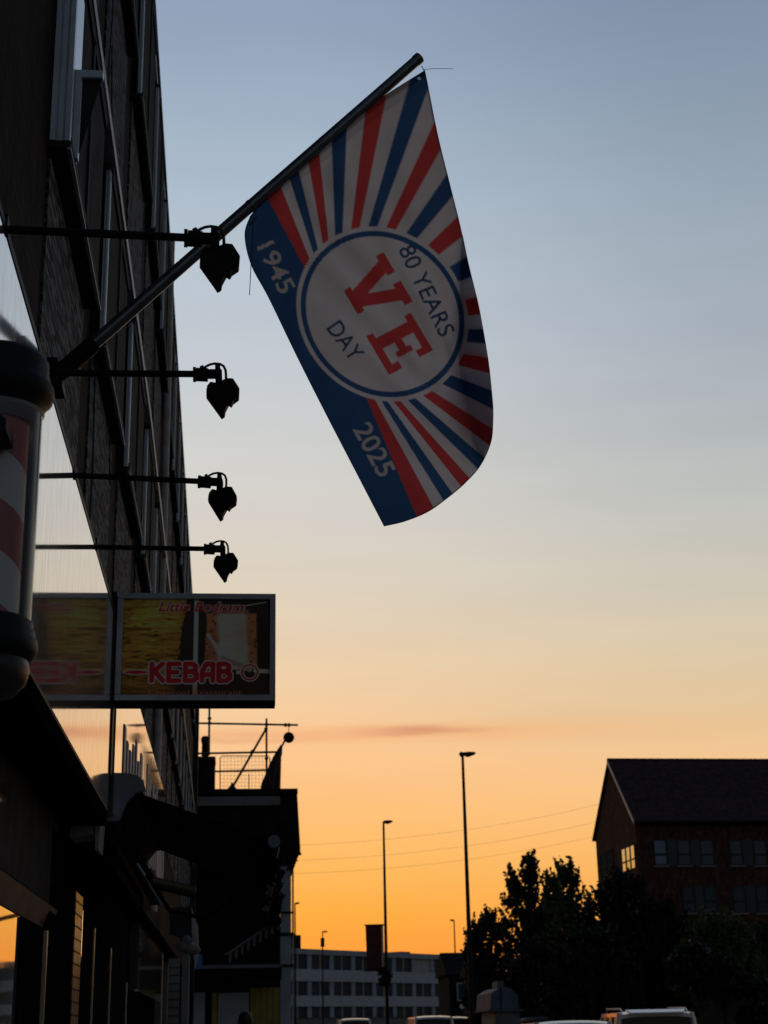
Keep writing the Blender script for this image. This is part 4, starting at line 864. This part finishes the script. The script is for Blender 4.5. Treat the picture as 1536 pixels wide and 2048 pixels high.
# small houses and huts beyond
def house(u0, u1, ve, vr, Y, label, wm, rm, name='house'):
    a, c = at(u0, ve, Y), at(u1, ve, Y); zr_ = at((u0+u1)/2, vr, Y+3).z; D = 6; g0 = gz(Y)
    h = thing(name, label, 'house', ((a.x+c.x)/2, Y, g0))
    MB().box(a.x,c.x,Y,Y+D,g0-.2,a.z).build('wall', wm, h)
    b = MB(); b.prism([Vector((a.x-.2,Y-.3,a.z)),Vector((a.x-.2,Y+D/2,zr_)),Vector((a.x-.2,Y+D+.3,a.z))], (c.x-a.x+.4,0,0)); b.build('roof', rm, h)
    wmid = (a.x+c.x)/2; w = MB().box(wmid-.6,wmid+.6,Y-.05,Y-.005,a.z-1.7,a.z-.5).build('window', M['trim'], h); MB().box(wmid-.5,wmid+.5,Y-.06,Y-.051,a.z-1.6,a.z-.6).build('pane', M['glassf'], w)
    return h
house(898,962,1950,1905,108,'dark pitched-roof house behind the foot of the tallest street lamp',M['soot'],M['soot'])
house(952,1000,1950,1915,98,'small dark house half hidden by the left edge of the trees',M['soot'],M['soot'])
M['hutwall'] = mat('hut_wall', (.12,.145,.19), .7, var=.25, scale=2, spec=.1)
hu = thing('white_hut', 'small white gabled hut under the left side of the trees', 'hut', (at(1010,2020,50).x,50,gz(50)))
b = MB(); b.prism([at(u,v,50) for u, v in ((981,2018),(982,1986),(998,1976),(1008,1973),(1022,1977),(1036,1990),(1037,2018))], (0,3,0)); b.build('wall', M['hutwall'], hu)
b = MB(); b.prism([at(u,v,49.95) for u, v in ((978,2019),(1047,2019),(1047,2022),(978,2022))], (0,3.2,0)); b.build('ledge', M['hutwall'], hu)
b = MB(); a, c = at(990,2022,50), at(1040,2022,50); b.box(a.x,c.x,50.1,52.8,gz(50)-.2,a.z-.01); b.build('base', M['render'], hu)
b = MB(); a = at(1003,2018,49.97); b.box(a.x-.02,a.x+.02,49.96,49.99,a.z,a.z+.66); b.build('seam', M['slate'], hu)
b = MB(); b.prism([at(u,v,50.5) for u, v in ((994,1976),(994,1962),(1007,1962),(1007,1974))], (0,1,0)); b.build('chimney_box', M['hutwall'], hu)
def disc_sign(u, v, Y, r, label):
    p = at(u, v, Y); s = thing('round_sign', label, 'road sign', (p.x,Y,gz(Y)), 'round white signs on posts')
    MB().tube([Vector((p.x,Y+.05,gz(Y))), Vector((p.x,Y+.05,p.z))], .04, 8).build('post', M['black'], s)
    MB().tube([Vector((p.x,Y-.02,p.z)), Vector((p.x,Y,p.z))], r*Y/F, 20).build('disc', M['carwhite'], s)
disc_sign(924,2013,76,4.5,'lower left one of two small round white signs by the foot of the tallest lamp'); disc_sign(944,2003,80,5,'upper right one of two small round white signs by the foot of the tallest lamp')
sh = thing('garden_shed', 'small teal-roofed shed among the trees above the white estate car', 'shed', (at(1345,2000,52).x,52,gz(52)))
b = MB(); b.prism([at(u,v,52) for u, v in ((1318,2022),(1320,2002),(1340,1988),(1364,1992),(1372,2008),(1372,2022))], (0,2.5,0)); b.build('roof', mat('teal_felt', (.06,.12,.13), .7, var=.3), sh)
b = MB(); a, c = at(1322,2022,52), at(1370,2022,52); b.box(a.x,c.x,52,54.3,gz(52)-.2,a.z-.01); b.build('wall', M['render'], sh)
for i, (u0, u1, lab) in enumerate(((1438,1456,'narrow left panel of the pale hoarding behind the small bare-stemmed tree'), (1459,1496,'wide right panel of the pale hoarding behind the small bare-stemmed tree'))):
    a, c = at(u0,2000,58), at(u1,2000,58); hp = MB(); hp.box(a.x,c.x,58,58.1,gz(58)-.2,at(u0,1998 if i else 2008,58).z); tag(hp.build('hoarding_panel', M['whitedim']), lab, 'hoarding', 'hoarding panels')

# ------------------------------------------------------------------ trees
def leaves(name, centres, n, size, m, parent):
    """n leaf-sized quads scattered round clump centres [(x,y,z,r)]"""
    c = np.array(centres); wts = c[:,3]**1.7; k = np.random.choice(len(c), n, p=wts/wts.sum())
    d = np.random.normal(size=(n,3)); d /= np.linalg.norm(d, axis=1, keepdims=True)
    p = c[k,:3]+d*(c[k,3]*np.random.uniform(.15,1.08,n)**.6)[:,None]*np.array((1,1,.85))
    a = np.random.normal(size=(n,3)); a /= np.linalg.norm(a, axis=1, keepdims=True); b_ = np.cross(a, np.random.normal(size=(n,3))); b_ /= np.linalg.norm(b_, axis=1, keepdims=True)
    s = (size*np.random.uniform(.55,1.3,n))[:,None]; a *= s; b_ *= s*.62
    off = np.array(worldloc(parent)); v = np.stack([p-a*.5, p+b_*.5-a*.05, p+a*.6, p-b_*.5-a*.05], 1).reshape(-1,3)-off
    me = bpy.data.meshes.new(name); me.vertices.add(4*n); me.vertices.foreach_set('co', v.ravel()); me.loops.add(4*n); me.loops.foreach_set('vertex_index', np.arange(4*n)); me.polygons.add(n); me.polygons.foreach_set('loop_start', np.arange(n)*4)
    me.materials.append(m); me.update(calc_edges=True); o = bpy.data.objects.new(name, me); col.objects.link(o); o.parent = parent; return o
def tree(label, u, vtop, Y, wpx, m, n=9000, size=.34, vbot=2030, shape='round', lean=0, trunk=.2, seed=1, nclump=46, grp='trees in front of the gabled building'):
    """trunk, rising limbs, and a domed crown of small upright leafy sprays with gaps between them"""
    random.seed(seed); np.random.seed(seed)
    s = Y/F; top_ = at(u, vtop, Y); bot = at(u, vbot, Y); h = top_.z-bot.z; W_ = wpx*s/2; g0 = gz(Y)
    t = thing('tree', label, 'tree', (bot.x, Y, g0), grp); br = MB(); base = Vector((bot.x, Y, g0)); tips = []
    b0 = base+Vector((0,0,max(.6,(bot.z-g0)*.8))); lead = Vector((bot.x+lean*s, Y, top_.z-h*.22))
    br.tube([base, b0, (b0+lead)/2+Vector((random.uniform(-.15,.15),0,0)), lead], [trunk, trunk*.8, trunk*.45, trunk*.1], 10)
    domes = [(bot.x+lean*s, W_, top_.z)]+[(bot.x+random.uniform(-.75,.75)*W_, W_*random.uniform(.3,.5), bot.z+h*random.uniform(.55,.93)) for k in range(5)]
    cl_ = []; nt_ = nclump*5
    for k in range(nt_):
        dx0, dw, dz = domes[0] if k < nt_*.6 else random.choice(domes[1:])
        f = random.random()**1.1; an = random.uniform(0, 2*math.pi); rr_ = random.random()**.42
        w = dw*math.sqrt(max(0.02, 1-f**2.6))*(.82+.18*math.sin(3*an+seed))
        c = Vector((dx0+math.cos(an)*w*rr_, Y+math.sin(an)*w*rr_*.8, bot.z+(dz-bot.z)*(f*.93+.04*random.random())))
        hgt = random.uniform(.2,.42)*(.7+.5*size/.34); r = hgt*random.uniform(.28,.42); tilt = Vector((math.cos(an)*random.uniform(.1,.7), math.sin(an)*.3, 1)).normalized()
        for g_, q_ in ((-.5,1),(0,1),(.45,.8),(.85,.5),(1.2,.22)): cl_.append((*(c+tilt*hgt*g_), r*q_))
        if k % 9 == 0: tips.append((c, f))
    for c, f in tips:
        a = base+(lead-base)*min(.9, max(.22, .2+f*.5)); br.tube([a, (a+c)/2+Vector((0,0,-.12)), c], [trunk*.26, trunk*.16, .012], 5, cap=False)
    br.build('trunk', M['bark'], t); leaves('crown', cl_, int(n*1.5), size*.52, m, t); return t
tree('tallest dark tree with a ragged pointed top, left of the gabled building', 1062, 1703, 66, 150, M['leaf_dark'], 10500, .36, 1990, 'round', seed=3, nclump=60)
tree('low dark tree at the left end of the tree row beside the tallest street lamp', 985, 1822, 70, 110, M['leaf_dark'], 7000, .34, 2020, 'round', seed=4)
tree('lighter green tree standing right of the tallest tree and below the gable', 1145, 1722, 60, 120, M['leaf_green'], 11500, .33, 1990, 'round', seed=8, nclump=60)
tree('broad almost black tree standing in front of the gable corner', 1262, 1742, 54, 210, M['leaf_black'], 16000, .30, 2020, 'round', seed=6, nclump=80)
tree('dark tree covering the lower windows of the gabled building', 1330, 1805, 52, 190, M['leaf_black'], 13000, .3, 2010, 'round', seed=9, nclump=70)
tree('wide green-topped tree at the right edge below the lower windows', 1455, 1836, 50, 200, M['leaf_green'], 14000, .28, 1990, 'round', seed=12, nclump=80)
tree('dark bush-like tree right at the edge of the picture behind the hoarding', 1545, 1850, 56, 150, M['leaf_dark'], 9000, .3, 2040, 'round', seed=15)
tree('low dark tree filling in beneath the lighter green tree', 1190, 1850, 50, 230, M['leaf_dark'], 13000, .28, 2045, 'round', seed=17, nclump=70)
tree('dark shrubby tree low down between the white hut and the estate car', 1085, 1880, 56, 190, M['leaf_dark'], 11000, .3, 2045, 'round', seed=19, nclump=60)
for u, vt_, Yh, wp, lab, sd_ in ((1010,2024,54,130,'low clipped dark hedge under the white hut',31),(1130,1985,58,190,'taller dark hedge behind the car roofs left of the estate car',33),(1480,2010,54,170,'dark hedge at the foot of the hoarding by the right edge',35)):
    random.seed(sd_); np.random.seed(sd_); s_ = Yh/F; c0_ = at(u, vt_, Yh); hg = thing('hedge', lab, 'hedge', (c0_.x, Yh, gz(Yh)), 'hedges along the far pavement'); H_ = c0_.z-gz(Yh)
    cl_ = [(c0_.x+random.uniform(-.5,.5)*wp*s_, Yh+random.uniform(-.5,.5), gz(Yh)+H_*(1-random.random()**2*.9)-.1, random.uniform(.14,.26)) for k in range(150)]
    leaves('foliage', cl_, 9000, .2, M['leaf_dark'], hg); MB().box(c0_.x-wp*s_*.48, c0_.x+wp*s_*.48, Yh-.3, Yh+.3, gz(Yh)-.1, gz(Yh)+H_*.8).build('woody_core', M['bark'], hg)
# small tree whose bare stems show against the hoarding
random.seed(5); np.random.seed(5); Yt = 42
st = thing('tree', 'small tree with several bare stems showing beside the estate car', 'tree', (at(1420,2048,Yt).x, Yt, gz(Yt)), 'trees in front of the gabled building')
b = MB(); g = Vector((at(1420,2048,Yt).x, Yt, gz(Yt))); cl_ = []
for k, (u, v) in enumerate(((1375,1962),(1395,1955),(1425,1950),(1455,1960),(1470,1975),(1410,1940))):
    e = at(u, v, Yt+random.uniform(-.5,.5)); m_ = at(1400+k*8, 2015, Yt); b.tube([g+Vector(((k-2.5)*.06,0,0)), m_, e], [.05,.04,.012], 6)
    for j in range(5): cl_.append((e.x+random.uniform(-.5,.5), e.y+random.uniform(-.5,.5), e.z+random.uniform(-.15,.5), random.uniform(.2,.4)))
b.build('trunk', M['bark'], st); leaves('crown', cl_, 3500, .2, M['leaf_black'], st)
cl_ = [(*(at(769+random.uniform(-9,9),1950+random.uniform(-14,14),62.8)), .16) for k in range(9)]; leaves('foliage', cl_, 500, .13, M['leaf_dark'], hb)
MB().lathe([(.01,-.35),(.2,-.3),(.28,-.05),(.25,0)], at(769,1955,62.8), 14).build('basket', M['black'], hb)
hv = thing('hanging_plant', 'dark straggling creeper hanging under the corner of the low dark building', 'plant', tuple(at(556,1780,45.6)))
cl_ = []
for k in range(40):
    v = 1718+k*3.4; u = 556+4*math.sin(k*.9)-max(0,(v-1790)*.12)
    for j in range(2): cl_.append((*at(u-j*9+random.uniform(-4,4), v, 45.5+random.uniform(-.2,.2)), .10))
for u, v in ((588,1722),(592,1712),(584,1733),(596,1706),(580,1738)): cl_.append((*at(u,v,45.8), .08))
leaves('foliage', cl_, 2600, .12, M['leaf_black'], hv)
b = MB(); b.tube([at(557,1715,45.6), at(556,1780,45.6), at(548,1850,45.6)], .03, 6); b.build('stem', M['bark'], hv)

# ------------------------------------------------------------------ cars
def car(label, x, Y, Lc, W, H, paint, kind='hatch', rz=0, rails=False, cat='car'):
    root = thing('parked_car', label, cat, (x, Y, gz(Y)-.12), 'cars along the road', rz)
    hw = W/2; zb = H*.56 if kind != 'van' else H*.52; gc = .2
    def loft(st, close=True):
        b = MB(); n = len(st[0]); vs = [p for s in st for p in s]; b.add(vs, [(i*n+k, i*n+(k+1) % n, (i+1)*n+(k+1) % n, (i+1)*n+k) for i in range(len(st)-1) for k in range(n)], True); b.add(st[0], [tuple(range(n))[::-1]]); b.add(st[-1], [tuple(range(n))]); return b
    def ring(y, w, z0, z1, tuck=.06, wt=None):
        wt = w-.05 if wt is None else wt; r = []
        half = [(w-tuck, z0), (w, z0+.16), (w, z0+(z1-z0)*.6), (w-.02, z1-.07), (wt-.04, z1)]
        return [(a, y, z) for a, z in half]+[(-a, y, z) for a, z in half[::-1]]
    hb_ = zb-.04 if kind == 'van' else zb-.10
    st = [ring(-Lc/2, hw*.86, .36, zb-.12), ring(-Lc/2+.08, hw*.95, .27, zb-.01), ring(-Lc/2+.5, hw, gc, zb), ring(0, hw, gc, zb), ring(Lc*.18, hw, gc, zb-.01), ring(Lc/2-.5, hw*.97, gc+.02, hb_-.03), ring(Lc/2-.1, hw*.9, .27, hb_-.14), ring(Lc/2, hw*.8, .34, hb_-.26)]
    body = loft(st).build('body', paint, root, local=True)
    # greenhouse: glass shell, painted roof with pillars
    yb, yf = -Lc/2+(.1 if kind == 'van' else .16), Lc*(.30 if kind == 'van' else .22); yr, yw = -Lc/2+(.22 if kind in ('van','suv') else .55), Lc*(.16 if kind == 'van' else .02)
    wr = hw*.80
    def gring(y, w, z): return (y, w, z)
    gl = MB(); lo = [(hw-.07,yb,zb-.02),(hw-.07,yf,zb-.04),(-hw+.07,yf,zb-.04),(-hw+.07,yb,zb-.02)]; hi = [(wr,yr,H-.09),(wr,yw,H-.07),(-wr,yw,H-.07),(-wr,yr,H-.09)]
    gl.hexa([lo[3],lo[0],lo[1],lo[2],hi[3],hi[0],hi[1],hi[2]]); gl.build('windows', M['carglass'], root, .02, local=True)
    rf = MB(); nx = 10; ys = np.linspace(yr-.10, yw+.1, 12); vs = []
    for yy in ys:
        e_ = min((yy-ys[0]), (ys[-1]-yy)); dz = -.05*max(0, 1-e_/.18)**2
        for k in range(nx+1): a = -1+2*k/nx; vs.append((a*(wr+.035), yy, H-.045*abs(a)**3-.015+dz))
    fs_ = [(i*(nx+1)+k, i*(nx+1)+k+1, (i+1)*(nx+1)+k+1, (i+1)*(nx+1)+k) for i in range(len(ys)-1) for k in range(nx)]
    rf.add(vs, fs_, True); rf.add([(p[0], p[1], p[2]-.075) for p in vs], [f[::-1] for f in fs_], True)
    bd = list(range(nx+1))+[i*(nx+1)+nx for i in range(1, len(ys))]+[(len(ys)-1)*(nx+1)+k for k in range(nx-1, -1, -1)]+[i*(nx+1) for i in range(len(ys)-2, 0, -1)]
    o_ = len(vs); rf.add([vs[k] for k in bd]+[(vs[k][0], vs[k][1], vs[k][2]-.075) for k in bd], [(i, (i+1) % len(bd), len(bd)+(i+1) % len(bd), len(bd)+i) for i in range(len(bd))])
    roof = rf.build('roof', paint, root, local=True)
    for sx_ in (1, -1):
        for (ya, yt, w_) in ((yb,yr,.1),(yf,yw,.07),(yb+(yf-yb)*.36,yr+(yw-yr)*.36,.05),(yb+(yf-yb)*.68,yr+(yw-yr)*.68,.05)):
            A0 = Vector((sx_*(hw-.065),ya,zb-.03)); B0 = Vector((sx_*(wr+.005),yt,H-.07)); MB().tube([A0, (A0+B0)/2+Vector((sx_*.012,0,0)), B0], [w_*.55]*3, 8).build('pillar', paint, root, local=True)
    if rails:
        for sx_ in (1, -1):
            r_ = MB(); xx = sx_*(wr-.06); r_.tube([(xx,yr+.02,H-.04),(xx,yr+.3,H+.02),(xx,0,H+.04),(xx,yw-.25,H+.02),(xx,yw-.05,H-.04)], [.012,.016,.016,.016,.012], 8); r_.build('roof_rail', M['alu'], roof, local=True)
        MB().prism([(-.55,yr-.22,H-.09),(.55,yr-.22,H-.09),(.62,yr+.02,H-.03),(-.62,yr+.02,H-.03)], (0,0,.03)).build('spoiler', paint, roof, local=True)
    for sx_ in (1, -1):
        for yy in (-Lc*.30, Lc*.31):
            w = MB().tube([(sx_*(hw-.21),yy,.33),(sx_*(hw+.005),yy,.33)], .33, 24).build('wheel', M['rubber'], root, .02, local=True); MB().tube([(sx_*(hw),yy,.33),(sx_*(hw+.015),yy,.33)], .2, 16).build('rim', M['chrome'], w, local=True)
        MB().box(*sorted((sx_*hw*.62,sx_*hw*.88)),-Lc/2-.01,-Lc/2+.08,zb-.32,zb-.1).build('tail_light', M['redlamp'], root, .01, local=True)
        MB().box(*sorted((sx_*hw*.5,sx_*hw*.8)),Lc/2-.14,Lc/2-.02,.55,.68).build('headlight', M['chrome'], root, .01, local=True)
        MB().box(*sorted((sx_*(hw+.01),sx_*(hw+.17))),yf-.45,yf-.33,zb,zb+.13).build('mirror', paint, root, .02, local=True)
    MB().box(-.26,.26,-Lc/2-.015,-Lc/2+.02,.5,.61).build('number_plate', M['whitedim'], root, local=True)
    return root
def carpx(label, u, vtop, Y, Lc, W, paint, kind, rails=False, rz=0, cat='car'):
    p = at(u, vtop, Y); H = p.z-gz(Y)+.12; return car(label, p.x, Y+Lc/2, Lc, W, H, paint, kind, rz, rails, cat)
carpx('large white estate car with roof rails seen from behind at the bottom right', 1330, 2021, 32.5, 4.6, 1.84, M['carwhite'], 'suv', True, R(-4))
carpx('white car roof just showing between the grey car and the white estate car', 1158, 2042, 31, 4.2, 1.8, M['carwhite'], 'hatch')
carpx('pale grey car roof below the white hut', 1085, 2034, 52, 4.2, 1.75, M['cargrey'], 'suv')
carpx('white van at the foot of the tallest lamp, left one of the pair', 868, 2032, 66, 4.6, 1.8, M['carwhite'], 'van', cat='van')
carpx('grey van behind the white van near the foot of the tallest lamp', 908, 2034, 72, 4.4, 1.8, M['cargrey'], 'van', cat='van')
carpx('white van roof left of the single-headed lamp before the offices', 711, 2037, 84, 4.6, 1.8, M['carwhite'], 'van', cat='van')

# ------------------------------------------------------------------ person on the pavement
YPn = 24.5; hd = at(491,2024,YPn); Ht = hd.z-gz(YPn)
pr = thing('person', 'person with short dark hair walking on the pavement in front of the yellow shutters', 'person', (hd.x, YPn, gz(YPn)))
k_ = Ht/1.75
J = {'pel':(0,0,.95),'sp':(0,-.01,1.15),'ch':(0,0,1.34),'nk':(0,.01,1.5),'hb':(0,.02,1.58),'ht':(0,.02,1.68),'ls':(-.18,0,1.42),'le':(-.23,-.03,1.13),'lh':(-.23,.05,.88),'rs':(.18,0,1.42),'re':(.23,-.02,1.13),'rh':(.22,.07,.88),
     'lhip':(-.09,0,.9),'lk':(-.1,.12,.5),'la':(-.1,.05,.09),'lt':(-.11,.24,.03),'rhip':(.09,0,.9),'rk':(.1,-.02,.5),'ra':(.1,-.2,.12),'rt':(.11,-.03,.03)}
Rd = {'pel':.15,'sp':.14,'ch':.16,'nk':.055,'hb':.075,'ht':.085,'ls':.065,'le':.045,'lh':.032,'rs':.065,'re':.045,'rh':.032,'lhip':.09,'lk':.06,'la':.042,'lt':.035,'rhip':.09,'rk':.06,'ra':.042,'rt':.035}
E_ = [('pel','sp'),('sp','ch'),('ch','nk'),('nk','hb'),('hb','ht'),('ch','ls'),('ls','le'),('le','lh'),('ch','rs'),('rs','re'),('re','rh'),('pel','lhip'),('lhip','lk'),('lk','la'),('la','lt'),('pel','rhip'),('rhip','rk'),('rk','ra'),('ra','rt')]
for sd_ in ('l', 'r'):
    hx, hy, hz = J[sd_+'h']; sg = -1 if sd_ == 'l' else 1
    for f in range(4): J[f'{sd_}f{f}'] = (hx+.005*sg, hy+.03-.018*f, hz-.16+.01*abs(f-1.2)); Rd[f'{sd_}f{f}'] = .009; E_.append((sd_+'h', f'{sd_}f{f}'))
    J[sd_+'th'] = (hx-.02*sg, hy+.06, hz-.09); Rd[sd_+'th'] = .01; E_.append((sd_+'h', sd_+'th'))
nm = list(J); me = bpy.data.meshes.new('body'); me.from_pydata([[c*k_ for c in J[n_]] for n_ in nm], [(nm.index(a), nm.index(c)) for a, c in E_], [])
bo = bpy.data.objects.new('body', me); col.objects.link(bo); bo.parent = pr; me.materials.append(M['coatcloth'])
sk = bo.modifiers.new('skin', 'SKIN'); bo.modifiers.new('sub', 'SUBSURF').levels = 2; bo.modifiers['sub'].render_levels = 2
for i, n_ in enumerate(nm): me.skin_vertices[0].data[i].radius = (Rd[n_]*k_, Rd[n_]*k_)
me.skin_vertices[0].data[nm.index('pel')].use_root = True
o_ = hd-Vector((0,0,.115*k_))
MB().ball(o_+Vector((0,.0,0)), .098*k_, 14, 1.18).build('head', M['skin'], pr)
b = MB(); b.ball(o_+Vector((0,-.012,.012)), .104*k_, 14, 1.16); b.build('hair', M['hair'], pr)
for sg in (-1, 1): MB().ball(o_+Vector((sg*.1*k_,0,-.015)), .022, 8, 1.4).build('ear', M['skin'], pr)
